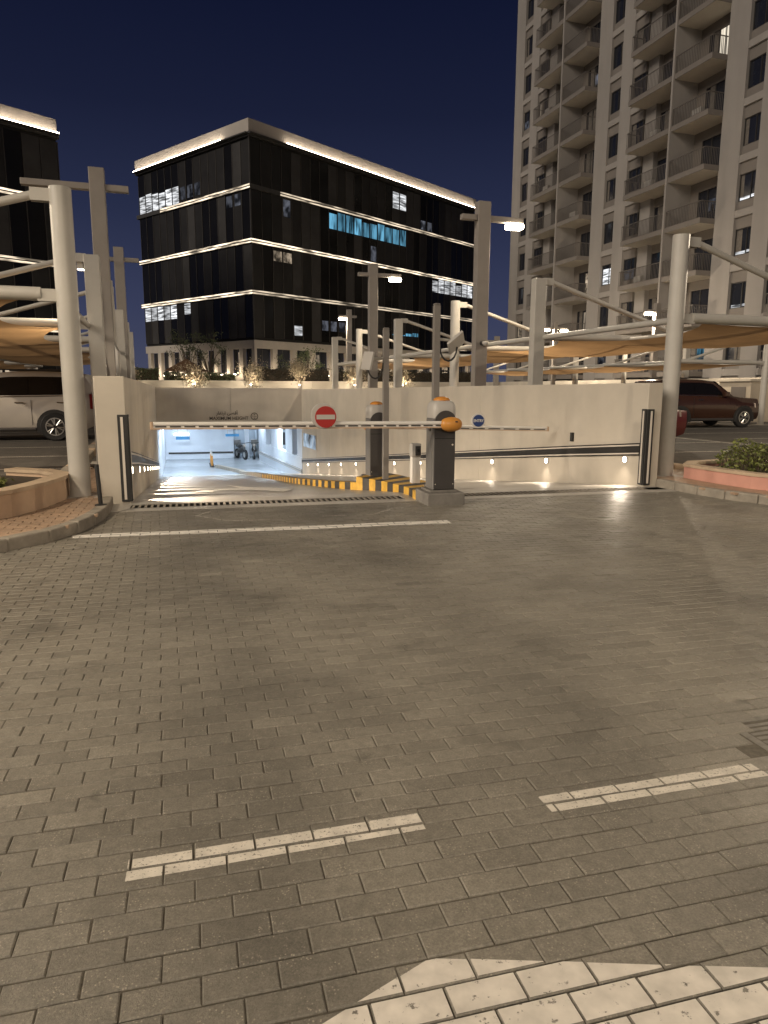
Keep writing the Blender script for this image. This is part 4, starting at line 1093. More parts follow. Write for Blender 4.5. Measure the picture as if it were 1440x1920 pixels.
vs = [F(a, -0.20, z) for a, z in pts] + [F(a, -0.12, z) for a, z in pts]; nn = len(pts)
m.add(vs, [tuple(range(nn)), tuple(range(2 * nn - 1, nn - 1, -1))] + [(i, nn + i, nn + (i + 1) % nn, (i + 1) % nn) for i in range(nn)]).build('panel', M['white'], t, po, bevel=0.02)
for z in (1.90, 2.58): MB().box(-0.15, 0.30, -0.235, -0.205, z, z + 0.03, F).build('strap', M['black'], t, po)

# ------------------------------------------------------------------ street lamps
def street_lamp(x, y, h, arms, w, label, group, z0=LOT, power=0.0, colr=WARM, aim=(0, 0, -1), cone=150, omni=False):
    t = thing('street_lamp', label, 'street lamp', (x, y, z0), Fr(0, 0, *NR).ang(), group)
    MB().box(-w, w, -w * 0.75, w * 0.75, 0, h - z0).build('post', M['post'], t, bevel=0.012)
    MB().box(-w * 1.5, w * 1.5, -w * 1.4, w * 1.4, -0.02, 0.03).build('base_plate', M['post'], t)
    za = h - z0 - 0.46
    for s, L, lit in arms:
        a, b = sorted((s * w, s * (w + L)))
        arm = MB().box(a, b, -0.09, 0.09, za, za + 0.13).build('arm', M['post'], t, bevel=0.01)
        if lit:
            c = s * (w + L - 0.22)
            MB().box(c - 0.23, c + 0.23, -0.12, 0.12, za - 0.15, za - 0.004).build('lamp_panel', M['lamp'], arm, bevel=0.05, segs=3)
            if power and omni: light('lamp_beam', 'POINT', (c, 0, za - 0.24), power, colr, t, shadow_soft_size=0.1)
            elif power: light('lamp_beam', 'SPOT', (c, 0, za - 0.16), power, colr, t, aim=aim, spot_size=R(cone), spot_blend=0.6, shadow_soft_size=0.15)
    return t
LB = lambda t_, sx_: ((-4.04 if sx_ < 0 else 4.74) + DR[0] * t_, (9.36 if sx_ < 0 else 11.94) + DR[1] * t_)
x, y = LB(7.5, 1); lp = street_lamp(x, y, 6.22, ((1, 0.95, True), (-1, 0.42, False)), 0.17, 'tallest square lamp post behind the long wall, lamp lit against the tower', 'street lamps', power=1100)
tcam = thing('dome_camera', 'small dome camera on the tallest lamp post behind the wall', 'camera', (x, y, 2.72), Fr(0, 0, *NR).ang())
MB().tube([(0.0, -0.13, 0), (0.02, -0.26, 0)], 0.06, 14).build('bracket', M['black'], tcam)
MB().lathe([(0.0, -0.085), (0.05, -0.07), (0.078, -0.02), (0.08, 0.03), (0.0, 0.04)], (0.03, -0.30, 0), 16).build('dome', M['head'], tcam, smooth=True)
x, y = LB(17.3, 1); street_lamp(x, y, 6.25, ((1, 0.95, True), (-1, 0.42, False)), 0.17, 'lit square lamp post in front of the middle of the dark office block', 'street lamps', power=1100)
street_lamp(-2.1, 43, 6.1, ((-1, 0.45, True), (1, 0.3, False)), 0.15, 'slim lit lamp post at the foot of the dark office block', 'street lamps', power=1100)
x, y = LB(7.4, -1); street_lamp(x, y, 6.22, ((-1, 1.35, False), (1, 0.48, False)), 0.16, 'tall unlit lamp post with cross arm above the white SUV', 'street lamps')
x, y = LB(16.6, -1); street_lamp(x, y, 6.22, ((-1, 1.35, False), (1, 0.48, False)), 0.16, 'more distant unlit lamp post beside the dark office block edge', 'street lamps')
street_lamp(14.1, 38, 5.95, ((-1, 0.55, True), (1, 0.5, False)), 0.15, 'lit lamp post between canopies in front of the tower balconies', 'street lamps', power=1200, omni=True)
street_lamp(11.2, 48, 5.9, ((-1, 0.75, True), (1, 0.75, True)), 0.13, 'double armed lamp post with both lamps lit before the tower', 'street lamps', power=950, omni=True)
street_lamp(9.4, 61, 5.9, ((-1, 0.8, False), (1, 0.8, False)), 0.2, 'distant dark lamp post in the gap between tower and office block', 'street lamps')
# spotlight fixed on the second canopy column of the white SUV row
b = (-4.04 + DR[0] * 4.5, 9.36 + DR[1] * 4.5)
t = thing('floodlight', 'small lit floodlight on the square canopy column by the white SUV', 'floodlight', (b[0], b[1], 3.74))
MB().box(-0.26, -0.15, -0.06, 0.06, -0.05, 0.06).build('housing', M['steel'], t)
MB().box(-0.255, -0.165, -0.055, 0.055, -0.066, -0.052).build('lens', M['lamp_s'], t)
light('floodlight_beam', 'SPOT', (-0.21, 0, -0.1), 260, WARM, t, aim=(-0.4, 0.1, -1), spot_size=R(140), spot_blend=0.8)
# street lamps of the access road behind and beside the camera (outside the picture, they light the forecourt; the two in the lots are added to brighten them)
for (x, y, h, pw, s, lb) in ((-7.2, 3.6, 6.6, 2150, 1, 'street lamp standing beside the forecourt on the tan planter side'), (9.5, 5.0, 6.6, 1350, -1, 'street lamp standing beside the forecourt on the pink planter side'), (1.5, -8.0, 7.0, 5000, 1, 'street lamp standing across the road behind the forecourt'), (-15.0, 11.0, 6.4, 1300, 1, 'unseen street lamp added to brighten the white SUV lot'), (15.5, 17.0, 6.4, 2000, -1, 'unseen street lamp added to brighten the lot before the dark red SUV')):
    street_lamp(x, y, h, ((s, 1.2, True),), 0.1, lb, 'street lamps of the access road', z0=-0.06, power=pw, omni=abs(x) > 14, aim=(0, 1, -0.42) if y < 0 else (0, 0, -1), cone=128 if y < 0 else 165)

# ------------------------------------------------------------------ vehicles
def wheel(t, x, y, r, side):
    w = MB()
    w.lathe([(r * 0.62, -0.11), (r * 0.93, -0.115), (r, -0.085), (r, 0.085), (r * 0.93, 0.115), (r * 0.62, 0.11)], (0, 0, 0), 28, False)
    def rot(mb): mb.v = [(px_, pz_, py_) for px_, py_, pz_ in mb.v]; return mb
    rot(w); o = w.build('wheel', M['tyre'], t, smooth=True, auto=40); o.location = (x, y, r)
    rim = rot(MB().lathe([(0.0, 0.03), (r * 0.60, 0.03), (r * 0.66, 0.10), (r * 0.62, 0.112), (r * 0.58, 0.07), (0.0, 0.055)], (0, 0, 0), 28))
    if side < 0: rim.v = [(a, -b, c) for a, b, c in rim.v]
    k = rim.build('rim', [M['cab']], o)
    for i in range(6):
        a = 2 * pi * i / 6 + 0.3
        for da in (-0.16, 0.16):
            sp = MB().tube([(0.05 * cos(a), side * 0.10, 0.05 * sin(a)), (r * 0.62 * cos(a + da), side * 0.10, r * 0.62 * sin(a + da))], 0.018, 6)
            sp.build('spoke', M['rim'], o)
    ringm = rot(MB().lathe([(r * 0.57, 0.075), (r * 0.64, 0.075), (r * 0.64, 0.116), (r * 0.57, 0.116)], (0, 0, 0), 28, False))
    if side < 0: ringm.v = [(a, -b, c) for a, b, c in ringm.v]
    ringm.build('rim_ring', M['rim'], o)
def car(name, label, loc, rz, paint, L=5.1, Wd=2.0, Ht=1.88, belt=1.16, hood=1.08, wb=2.95, fo=0.95, r=0.395, boxy=True):
    """local +x is forwards; origin on the ground under the middle"""
    t = thing(name, label, 'car', loc, rz)
    xf, xr = L / 2, -L / 2; wf = xf - fo; wr = wf - wb
    hw = Wd / 2
    # stations: x, z low, z belt, z top, half width, half width of the roof
    cowl = wf - 0.50; wtop = cowl - 0.82
    st = [(xf, 0.46, 0.80, hood - 0.13, hw * 0.76, hw * 0.66), (xf - 0.07, 0.34, 0.95, hood - 0.04, hw * 0.88, hw * 0.74), (xf - 0.45, 0.26, 0.98, hood - 0.02, hw * 0.98, hw * 0.80), (wf - 0.1, 0.26, 1.02, hood + 0.02, hw, hw * 0.82), (cowl + 0.05, 0.26, belt - 0.06, hood + 0.05, hw, hw * 0.84),
          (cowl - 0.35, 0.26, belt - 0.02, hood + 0.36, hw, hw * 0.80), (wtop, 0.26, belt, Ht - 0.07, hw, hw * 0.75), (wtop - 0.5, 0.26, belt, Ht - 0.01, hw, hw * 0.75), (wtop - 1.2, 0.26, belt + 0.01, Ht, hw, hw * 0.75),
          (xr + 0.75, 0.28, belt + 0.03, Ht - 0.02, hw, hw * 0.74), (xr + 0.32, 0.32, belt + 0.04, Ht - 0.08, hw * 0.97, hw * 0.70), (xr + 0.10, 0.42, belt, belt + 0.25, hw * 0.92, hw * 0.72), (xr, 0.50, 0.92, belt - 0.02, hw * 0.86, hw * 0.70)]
    rings = []
    for x, zl, zb, zt, w, wt in st:
        half = [(w * 0.90, zl), (w * 0.985, zl + 0.16), (w, zl + (zb - zl) * 0.55), (w * 0.985, zb - 0.05), (w * 0.955, zb), (wt + (w * 0.955 - wt) * 0.12, zb + (zt - zb) * 0.86), (wt * 0.90, zt - 0.012), (wt * 0.45, zt + 0.012)]
        rings.append([(x, y_, z_) for y_, z_ in half] + [(x, 0, zt + 0.016)] + [(x, -y_, z_) for y_, z_ in half[::-1]])
    n = len(rings[0]); vs = [p for g_ in rings for p in g_]; fs = []
    for i in range(len(rings) - 1):
        for j in range(n): fs.append((i * n + j, (i + 1) * n + j, (i + 1) * n + (j + 1) % n, i * n + (j + 1) % n))
    fs += [tuple(range(n)), tuple(range((len(rings)) * n - 1, (len(rings) - 1) * n - 1, -1))]
    MB().add(vs, fs).build('body', paint, t, smooth=True, auto=38)
    def sidept(x, f, s, o_=0.008):
        """a point of the greenhouse side at x, fraction f from belt to roof"""
        for a, b in zip(st[:-1], st[1:]):
            if b[0] <= x <= a[0]:
                k = (a[0] - x) / (a[0] - b[0]); q = [a[i] + (b[i] - a[i]) * k for i in range(6)]; break
        y0, y1 = q[4] * 0.955, q[5] + (q[4] * 0.955 - q[5]) * 0.12
        z0_, z1_ = q[2], q[2] + (q[3] - q[2]) * 0.86
        return (x, s * (y0 + (y1 - y0) * f + o_), z0_ + (z1_ - z0_) * f)
    pil = wtop - 1.05
    for s in (1, -1):
        for (xa, xb, nm, tf) in ((cowl - 0.48, pil + 0.05, 'side_window', 1), (pil - 0.03, pil - 0.95, 'side_window', 0), (pil - 1.03, xr + 0.50, 'quarter_window', 0)):
            if xa - xb < 0.15: continue
            xs = [xa + (xb - xa) * k / 6 for k in range(7)]
            lo = [sidept(x, 0.10, s) for x in xs]; hi = [sidept(x, 0.93, s) for x in xs]
            if tf: # slanted by the windscreen pillar
                hi[0] = sidept(xs[0] - 0.03, 0.28, s); hi[1] = sidept(xs[1] - 0.02, 0.75, s)
            m = MB(); m.add(lo + hi, [(k, k + 1, 8 + k, 7 + k) for k in range(6)]); m.build(nm, M['carglass'], t)
        for xp in (pil + 0.01, pil - 0.99):
            if xp - 0.06 > xr + 0.5: MB().add([sidept(xp + 0.07, 0.10, s), sidept(xp - 0.07, 0.10, s), sidept(xp - 0.07, 0.93, s), sidept(xp + 0.07, 0.93, s)], [(0, 1, 2, 3)]).build('door_pillar', M['carglass'], t)
        m = MB(); m.tube([sidept(x, 0.045, s, 0.010) for x in (cowl - 0.4, wtop - 0.4, pil - 0.5, xr + 0.5)], 0.014, 6); m.build('belt_trim', M['chrome'], t)
        for x in (pil + 0.30, pil - 0.78):
            MB().tube([(x - 0.11, s * (hw + 0.012), belt - 0.14), (x + 0.11, s * (hw + 0.012), belt - 0.13)], 0.020, 8).build('door_handle', M['chrome'], t)
        for x in (pil, pil - 0.99):
            MB().box(x - 0.004, x + 0.004, s * hw - 0.004, s * hw + 0.004, 0.45, belt - 0.06).build('door_gap', M['black'], t)
        MB().box(cowl - 0.62, cowl - 0.38, *sorted((s * (hw + 0.01), s * (hw + 0.20))), belt - 0.02, belt + 0.17).build('wing_mirror', paint, t, bevel=0.04)
        MB().tube([(wf - r - 0.1, s * (hw - 0.02), 0.33), (wr + r + 0.1, s * (hw - 0.02), 0.33)], 0.05, 8).build('running_board', M['cab'], t)
        MB().box(wf - r - 0.08, wf - r - 0.06 + 0.02, *sorted((s * (hw - 0.3), s * (hw - 0.1))), 0.26, 0.5).build('mud_flap', M['black'], t)
        for xw in (wf, wr):
            m = MB(); nn = 18; c = []
            for k in range(nn + 1):
                a = pi * k / nn; c.append((xw + (r + 0.085) * cos(a), s * (hw + 0.004), r + (r + 0.085) * sin(a)))
            c += [(xw - (r + 0.085), s * (hw + 0.004), 0.24), (xw + (r + 0.085), s * (hw + 0.004), 0.24)]
            m.add(c + [(x_, y_ - s * 0.12, z_) for x_, y_, z_ in c], [tuple(range(len(c)))] + [(i, (i + 1) % len(c), len(c) + (i + 1) % len(c), len(c) + i) for i in range(len(c))])
            m.build('wheel_arch', M['black'], t)
            wheel(t, xw, s * (hw - 0.085 + 0.0), r, s)
        MB().hexa([(xf - 0.05, s * hw * 0.50, 0.78), (xf - 0.30, s * hw * 0.965, 0.80), (xf - 0.36, s * hw * 0.93, 0.80), (xf - 0.16, s * hw * 0.50, 0.78)], [(xf - 0.08, s * hw * 0.50, 0.93), (xf - 0.33, s * hw * 0.955, 0.97), (xf - 0.40, s * hw * 0.92, 0.97), (xf - 0.18, s * hw * 0.50, 0.93)]).build('headlight', M['headlamp'], t)
        MB().box(xr + 0.06, xr + 0.22, *sorted((s * hw * 0.80, s * hw * 0.95)), 0.88, belt + 0.1).build('tail_light', M['tail'], t, bevel=0.02)
        MB().tube([(wtop - 0.2, s * hw * 0.66, Ht + 0.045), (xr + 0.7, s * hw * 0.66, Ht + 0.04)], 0.020, 8).build('roof_rail', M['cab'], t)
    m = MB(); m.add([(cowl - 0.02, -hw * 0.74, hood + 0.10), (cowl - 0.02, hw * 0.74, hood + 0.10), (wtop + 0.06, hw * 0.68, Ht - 0.10), (wtop + 0.06, -hw * 0.68, Ht - 0.10)], [(0, 1, 2, 3)])
    m.v = [(x + 0.03, y, z + 0.03) for x, y, z in m.v]; m.build('windscreen', M['carglass'], t)
    MB().box(xf - 0.06, xf + 0.012, -hw * 0.46, hw * 0.46, 0.60, 0.88).build('grille', M['cab'], t, bevel=0.02)
    MB().box(xf - 0.12, xf + 0.03, -hw * 0.66, hw * 0.66, 0.40, 0.56).build('bumper', paint, t, bevel=0.05)
    MB().box(xr - 0.03, xr + 0.12, -hw * 0.72, hw * 0.72, 0.48, 0.68).build('bumper', paint, t, bevel=0.05)
    return t
def heading(a): return math.atan2(U[1], U[0]) + a
car('parked_car', 'white SUV parked under the shade canopy beside the tan planter', (-8.35 - U[0] * 2.55, 21.3 - U[1] * 2.55, LOT), heading(pi), M['white_car'], L=5.05, Ht=1.92, belt=1.20)
car('parked_car', 'dark red SUV parked beyond the round column with its wheels in view', (12.55, 29.32, LOT), heading(0), M['red_car'], L=5.15, Ht=1.90, belt=1.24, hood=1.20, fo=0.88)
car('parked_car', 'low red car with only its nose showing behind the round column', (7.72 - U[0] * 2.35, 19.5 - U[1] * 2.35, LOT), heading(0), M['red_car2'], L=4.7, Ht=1.50, belt=0.98, hood=0.90, wb=2.75, fo=0.92, r=0.36)
car('parked_car', 'white car at the far end under the outer canopies behind the white SUV', (-19.0, 33.0, LOT), heading(pi), M['white_car'], L=4.8, Ht=1.70, belt=1.05, hood=1.0, wb=2.75, r=0.36)

# ------------------------------------------------------------------ lot boundary walls
A = (18.9, 32.2); B = (A[0] + DR[0] * 34, A[1] + DR[1] * 34)
F = Fr(A[0] - DR[0] * 14, A[1] - DR[1] * 14, *DR)
t = thing('boundary_wall', 'low pale wall behind the dark red SUV at the tower foot', 'wall', F(0, 0))
for k in range(8): MB().box(k * 6.0, k * 6.0 + 5.98, -0.2, 0.0, 0.0, 2.15, F).build('wall_panel', M['wall'], t, F(0, 0), bevel=0.01)
t = thing('meter_hut', 'small pale meter hut against the low wall behind the dark red SUV', 'hut', F(17, 0.6))
MB().box(16.0, 18.0, 0.01, 1.2, LOT, 1.95, F).build('wall', M['wallb'], t, F(17, 0.6), bevel=0.01)
MB().box(15.9, 18.1, -0.0, 1.35, 1.951, 2.06, F).build('roof', M['wall'], t, F(17, 0.6), bevel=0.01)
MB().box(16.3, 17.2, 1.2, 1.22, 1.0, 1.7, F).build('louvre', M['tower_g'], t, F(17, 0.6))
# rails along the plaza edge seen between the canopies
F2 = Fr(4.6, 37.8, *U)
t = thing('guard_rail', 'thin steel guard rail in front of the tower foot beyond the lamp posts', 'railing', F2(0, 0))
for z in (1.15, 0.8, 0.45): MB().tube([F2(0, 0, z + LOT), F2(14, 0, z + LOT)], 0.03, 8).build('rail', M['steel'], t, F2(0, 0))
for k in range(8): MB().tube([F2(k * 2, 0, LOT), F2(k * 2, 0, LOT + 1.15)], 0.03, 8).build('post', M['steel'], t, F2(0, 0))

# ------------------------------------------------------------------ planted strip over the garage mouth
PF = Fr(-12.6, 33.6, *U)
t = thing('planter_wall', 'long pale planter wall above the garage mouth with hedge behind', 'wall', PF(0, 0))
for k in range(6): MB().box(k * 3.1, k * 3.1 + 3.092, 0, 0.25, 0.3, 1.90, PF).build('wall_panel', M['wall'], t, PF(0, 0), bevel=0.012)
MB().box(-0.3, 18.7, -2.6, -0.01, 0.36, 1.50, PF).build('garage_roof', M['header'], t, PF(0, 0))
MB().box(0, 18.6, 0.26, 3.2, 0.3, 1.80, PF).build('soil', M['soil'], t, PF(0, 0))
def hedge(label, F, a0, a1, b0, b1, z0, z1, n, mt, seed, group=None):
    rnd = random.Random(seed); mb = MB()
    c = F((a0 + a1) / 2, (b0 + b1) / 2, z0)
    t = thing('hedge', label, 'hedge', c, 0, group)
    for _ in range(n):
        f = rnd.choice((0, 0, 1, 2)); a, b, z = rnd.uniform(a0, a1), rnd.uniform(b0, b1), rnd.uniform(z0, z1)
        if f == 0: b = b0 + abs(rnd.gauss(0, .06))
        elif f == 1: z = z1 - abs(rnd.gauss(0, .06))
        z += 0.05 * math.sin(a * 3.1)
        leaf_quads(mb, F(a, b, z), rnd.uniform(.07, .13), rnd)
    mb.build('foliage', mt, t, c, kind='stuff')
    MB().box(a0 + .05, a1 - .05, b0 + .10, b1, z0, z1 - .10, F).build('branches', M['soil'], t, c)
hedge('dark clipped hedge on the planter wall below the office corner', PF, 6.0, 10.3, 0.5, 1.3, 1.8, 2.55, 2600, M['leafd'], 1, 'hedges on the planter wall')
hedge('dark clipped hedge on the planter wall behind the reader posts', PF, 10.5, 18.4, 0.5, 1.3, 1.8, 2.48, 3800, M['leafd'], 2, 'hedges on the planter wall')
hedge('loose lit hedge above the garage mouth at the wall end mirror', PF, 0.0, 2.0, 0.5, 1.2, 1.8, 2.5, 1500, M['leaf'], 3, 'hedges on the planter wall')
hedge('flowering low hedge above the garage mouth beside the brown parasol', PF, 2.2, 5.6, 0.5, 1.2, 1.8, 2.25, 1800, M['leaf'], 4, 'hedges on the planter wall')
def shrub(x, y, z, w, h, n, mt, label, group, lamp=8.0, seed=0, trunk=0.15):
    rnd = random.Random(seed); t = thing('shrub', label, 'shrub', (x, y, z), 0, group)
    mb = MB()
    lobes = [(rnd.gauss(0, w * .24), rnd.gauss(0, w * .24), trunk + h * rnd.uniform(.25, .85)) for _ in range(11)]
    for _ in range(n):
        c = rnd.choice(lobes); k = w * 0.20
        leaf_quads(mb, (c[0] + rnd.gauss(0, k), c[1] + rnd.gauss(0, k), max(.05, c[2] + rnd.gauss(0, k))), rnd.uniform(.06, .12), rnd)
    mb.build('crown', mt, t, kind='stuff')
    m = MB()
    for c in lobes[:6]: m.tube([(0, 0, 0), (c[0] * .4, c[1] * .4, c[2] * .5), c], [.02, .014, .006], 5)
    m.build('trunk', M['bark'], t)
    if lamp:
        l = thing('garden_spotlight', 'little spotlight under the ' + label, 'spotlight', (x + 0.02, y - 0.42, z), 0, 'garden spotlights above the garage')
        MB().tube([(0, 0, 0), (0, 0, .20)], .04, 10).build('housing', M['white'], l)
        MB().tube([(0, 0, .20), (0, 0, .235)], .045, 10).build('lens', M['lamp_s'], l)
        light('garden_spotlight_beam', 'POINT', (0, -0.02, .32), lamp, (1.0, .84, .62), l, shadow_soft_size=.04)
for k, (a, h, w) in enumerate(((0.55, 0.85, 1.0), (3.65, 1.0, 1.05), (6.30, 1.05, 0.95), (8.62, 1.15, 0.85), (11.35, 1.15, 0.95), (13.8, 0.9, 0.9))):
    x, y, _ = PF(a, -0.55)
    shrub(x, y, 1.50, w, h, 1150, M['leaft'], ['floodlit shrub above the garage mouth next to the wall end mirror', 'floodlit round shrub above the MAXIMUM HEIGHT lettering', 'floodlit shrub above the red no entry sign', 'narrow floodlit shrub between two canopy posts above the wall', 'pale floodlit shrub behind the shorter reader post', 'floodlit shrub behind the near barrier post'][k], 'floodlit shrubs above the garage', 55.0, 30 + k)
def small_tree(x, y, z, h, label, seed, mt='leaft'):
    rnd = random.Random(seed); t = thing('small_tree', label, 'tree', (x, y, z), 0, 'small trees before the arcade')
    m = MB(); mb = MB()
    m.tube([(0, 0, 0), (.04, 0, h * .35), (-.03, .05, h * .6)], [.07, .05, .03], 8)
    tips = []
    for k in range(12):
        a = rnd.uniform(0, 6.28); r_ = rnd.uniform(.3, .95) * h * .36; tip = (r_ * cos(a), r_ * sin(a), h * rnd.uniform(.5, 1.0)); tips.append(tip)
        m.tube([(0, 0, h * .38), (tip[0] * .5, tip[1] * .5, h * .5 + (tip[2] - h * .5) * .6), tip], [.03, .018, .006], 5)
    for _ in range(620):
        c = rnd.choice(tips); leaf_quads(mb, (c[0] + rnd.gauss(0, .17), c[1] + rnd.gauss(0, .17), c[2] + rnd.gauss(0, .15)), rnd.uniform(.10, .17), rnd)
    m.build('trunk', M['bark'], t); mb.build('crown', M[mt], t, kind='stuff')
small_tree(-12.6, 46.5, 0.6, 4.3, 'thin dark tree before the arcade windows of the office block', 51, 'leaf')
small_tree(-11.4, 47.0, 0.6, 4.4, 'second thin dark tree nearer the office block corner', 52, 'leaf')
small_tree(-4.7, 45.0, 0.6, 3.3, 'loose thin tree before the arcade on the long office side', 53, 'leaf')
small_tree(-7.2, 47.5, 0.6, 2.9, 'small low tree at the office block corner', 54, 'leaf')
t = thing('parasol', 'brown pyramid parasol behind the flowering hedge', 'parasol', (-11.2, 41, 0.06))
m = MB(); m.add([(-1.0, -1.0, 2.42), (1.0, -1.0, 2.42), (1.0, 1.0, 2.42), (-1.0, 1.0, 2.42), (0, 0, 3.12)], [(0, 1, 4), (1, 2, 4), (2, 3, 4), (3, 0, 4)]); m.build('canvas', M['tent'], t)
MB().tube([(0, 0, 0), (0, 0, 3.0)], .03, 8).build('pole', M['bark'], t)

# ------------------------------------------------------------------ dark office blocks
def office(name, label, corner, dr, LR, LLf, floors, lit, arcade=True, led_r=None, led_l=None, top_h=0.88, panels_left=True):
    """corner = nearest corner; local x along dr (the long side), y along the other side; z levels from floors list"""
    F = Fr(corner[0], corner[1], *dr); t = thing(name, label, 'building', (corner[0], corner[1], 0), F.ang())
    zb = floors[0]; zt = floors[-1]
    MB().box(0.12, LR - 0.02, 0.12, LLf - 0.02, zb, zt).build('core', M['dark'], t)
    meshes = {}
    def panel(side, k, z0, z1, mt):
        key = (side, round(z1 - z0, 2), mt.name)
        if key not in meshes:
            m = MB()
            if side == 'r': m.box(0.03, 0.97, 0.0, 0.07, 0.03, z1 - z0 - 0.03)
            else: m.box(0.0, 0.07, 0.03, 0.97, 0.03, z1 - z0 - 0.03)
            me = bpy.data.meshes.new('glass_panel'); me.from_pydata(m.v, [], m.f); me.materials.append(mt); me.update(); meshes[key] = me
        o = bpy.data.objects.new('glass_panel', meshes[key]); COL.objects.link(o); o.parent = t
        o.location = (k * 1.0, 0, z0) if side == 'r' else (0, k * 1.0, z0)
        return o
    rnd = random.Random(label); nr, nl = int(LR), int(LLf)
    cols = [M['glass_a'], M['glass_b'], M['glass_a'], M['glass_b'], M['glass_c']]
    for fl in range(len(floors) - 1):
        z0, z1 = floors[fl] + 0.12, floors[fl + 1] - 0.12
        for side, n in (('r', nr), ('l', nl if panels_left else 0)):
            for k in range(n):
                o = panel(side, k, z0, z1, rnd.choice(cols))
                for (s_, f_, k0, k1, a, b, mt) in lit:
                    if s_ == side and f_ == fl and k0 <= k <= k1:
                        h = z1 - z0; u0, u1 = (0.08, 0.92) if mt != 'win_g' else (0.15, 0.85)
                        jb = rnd.uniform(-.05, .05) if (k1 - k0) > 2 else 0
                        if side == 'r': MB().box(u0, u1, -0.012, -0.004, a * h, (b + jb) * h).build('lit_pane', M[mt], o)
                        else: MB().box(-0.012, -0.004, u0, u1, a * h, (b + jb) * h).build('lit_pane', M[mt], o)
    for fl_ in range(len(floors) - 1):
        m = MB(); za, zc = floors[fl_] + 0.17, floors[fl_ + 1] - 0.17
        for k in range(1, nr + 1): m.box(k - 0.022, k + 0.022, -0.035, 0.02, za, zc)
        for k in range(1, nl + 1 if panels_left else 0): m.box(-0.035, 0.02, k - 0.022, k + 0.022, za, zc)
        m.build('mullions', M['mull'], t, kind='stuff')
    # ledges with led lines between the storeys
    for i, z in enumerate(floors[1:-1] if True else []):
        MB().box(-0.16, LR + 0.02, -0.16, 0.10, z - 0.16, z + 0.16).build('ledge', M['ledge'], t)
        MB().box(-0.16, 0.10, 0.101, LLf + 0.1, z - 0.16, z + 0.16).build('ledge', M['ledge'], t)
        r0, r1 = (led_r or {}).get(i, (0.0, LR)); l0, l1 = (led_l or {}).get(i, (0.0, LLf))
        if r1 > r0: MB().box(r0 - 0.15, r1, -0.185, -0.162, z - 0.14, z - 0.04).box(r0 - 0.15, r1, -0.185, -0.162, z + 0.04, z + 0.14).build('led_strip', M['led'], t)
        if l1 > l0: MB().box(-0.185, -0.162, l0 - 0.15, l1, z - 0.14, z - 0.04).box(-0.185, -0.162, l0 - 0.15, l1, z + 0.04, z + 0.14).build('led_strip', M['led'], t)
    # cornice with a led gutter washing it from below
    MB().box(-0.12, LR + 0.1, -0.12, LLf + 0.1, zt + 0.001, zt + 0.30).build('cornice_base', M['ledge'], t)
    k = 0.0
    while k < LR:
        e_ = min(k + 3.2, LR + 0.08); MB().box(k - (0.10 if k == 0 else 0), e_ - 0.012, -0.10, 0.15, zt + 0.30, zt + 0.30 + top_h).build('cornice_panel', M['stone'], t); k = e_
        if e_ >= LR: break
    k = 0.151
    while k < LLf:
        e_ = min(k + 3.2, LLf + 0.08); MB().box(-0.10, 0.15, k, e_ - 0.012, zt + 0.30, zt + 0.30 + top_h).build('cornice_panel', M['stone'], t); k = e_
        if e_ >= LLf: break
    MB().box(-0.18, LR, -0.42, -0.12, zt + 0.12, zt + 0.20).box(-0.42, -0.12, -0.11, LLf, zt + 0.12, zt + 0.20).build('cornice_shelf', M['ledge'], t)
    r0, r1 = led_r['top']; l0, l1 = led_l['top']
    MB().box(r0, r1, -0.40, -0.30, zt + 0.21, zt + 0.26).build('led_gutter', M['led_c'], t)
    MB().box(-0.40, -0.30, l0, l1, zt + 0.21, zt + 0.26).build('led_gutter', M['led_c'], t)
    MB().box(0.3, LR - 0.3, 0.3, LLf - 0.3, zt + 0.3, zt + 0.6).build('roof', M['ledge'], t)
    MB().box(-0.04, 0.05, -0.04, 0.05, zb, zt).build('corner_post', M['glass_c'], t)
    if arcade:
        def arc(side, n, pitch, L):
            B = (lambda a, b, z: (a, b, z)) if side == 'r' else (lambda a, b, z: (b, a, z))
            bx = lambda mb, a0, a1, b0, b1, z0, z1: mb.add([B(x, y, z) for z in (z0, z1) for x, y in ((a0, b0), (a1, b0), (a1, b1), (a0, b1))], [(3, 2, 1, 0), (4, 5, 6, 7), (0, 1, 5, 4), (1, 2, 6, 5), (2, 3, 7, 6), (3, 0, 4, 7)])
            st = 0.0 if side == 'r' else 0.351
            m = MB(); bx(m, st, L, 0.0, 0.35, 4.55, zb - 0.05); m.build('lintel', M['stone'], t)
            for k in range(n):
                a = k * pitch
                m = MB(); bx(m, max(st, a - 0.24), a + 0.24, 0.0, 0.35, 0.0, 4.549); m.build('arcade_pier', M['stone'], t, bevel=0.02)
                if k < n - 1:
                    m = MB(); bx(m, a + 0.25, a + pitch - 0.25, 0.36, 0.42, 0.5, 4.52); w_ = m.build('arcade_window', M['tglass'], t)
                    m = MB(); bx(m, a + pitch / 2 - 0.03, a + pitch / 2 + 0.03, 0.33, 0.359, 0.5, 4.52); m.build('mullion', M['frame'], w_)
                    m = MB(); bx(m, a + 0.245, a + pitch - 0.245, 0.02, 0.3, 0.0, 0.95 + 1.55); m.build('arcade_plinth', M['stone'], t)
                    if rnd.random() < (0.30 if side == 'r' else 0.12):
                        m = MB(); bx(m, a + 0.36, a + pitch / 2 - 0.05, 0.345, 0.358, 2.4, 4.3); m.build('lit_pane', M['win_y'], w_)
        arc('r', int(LR / 2.05) + 1, 2.05, LR); arc('l', int(LLf / 1.63) + 1, 1.63, LLf)
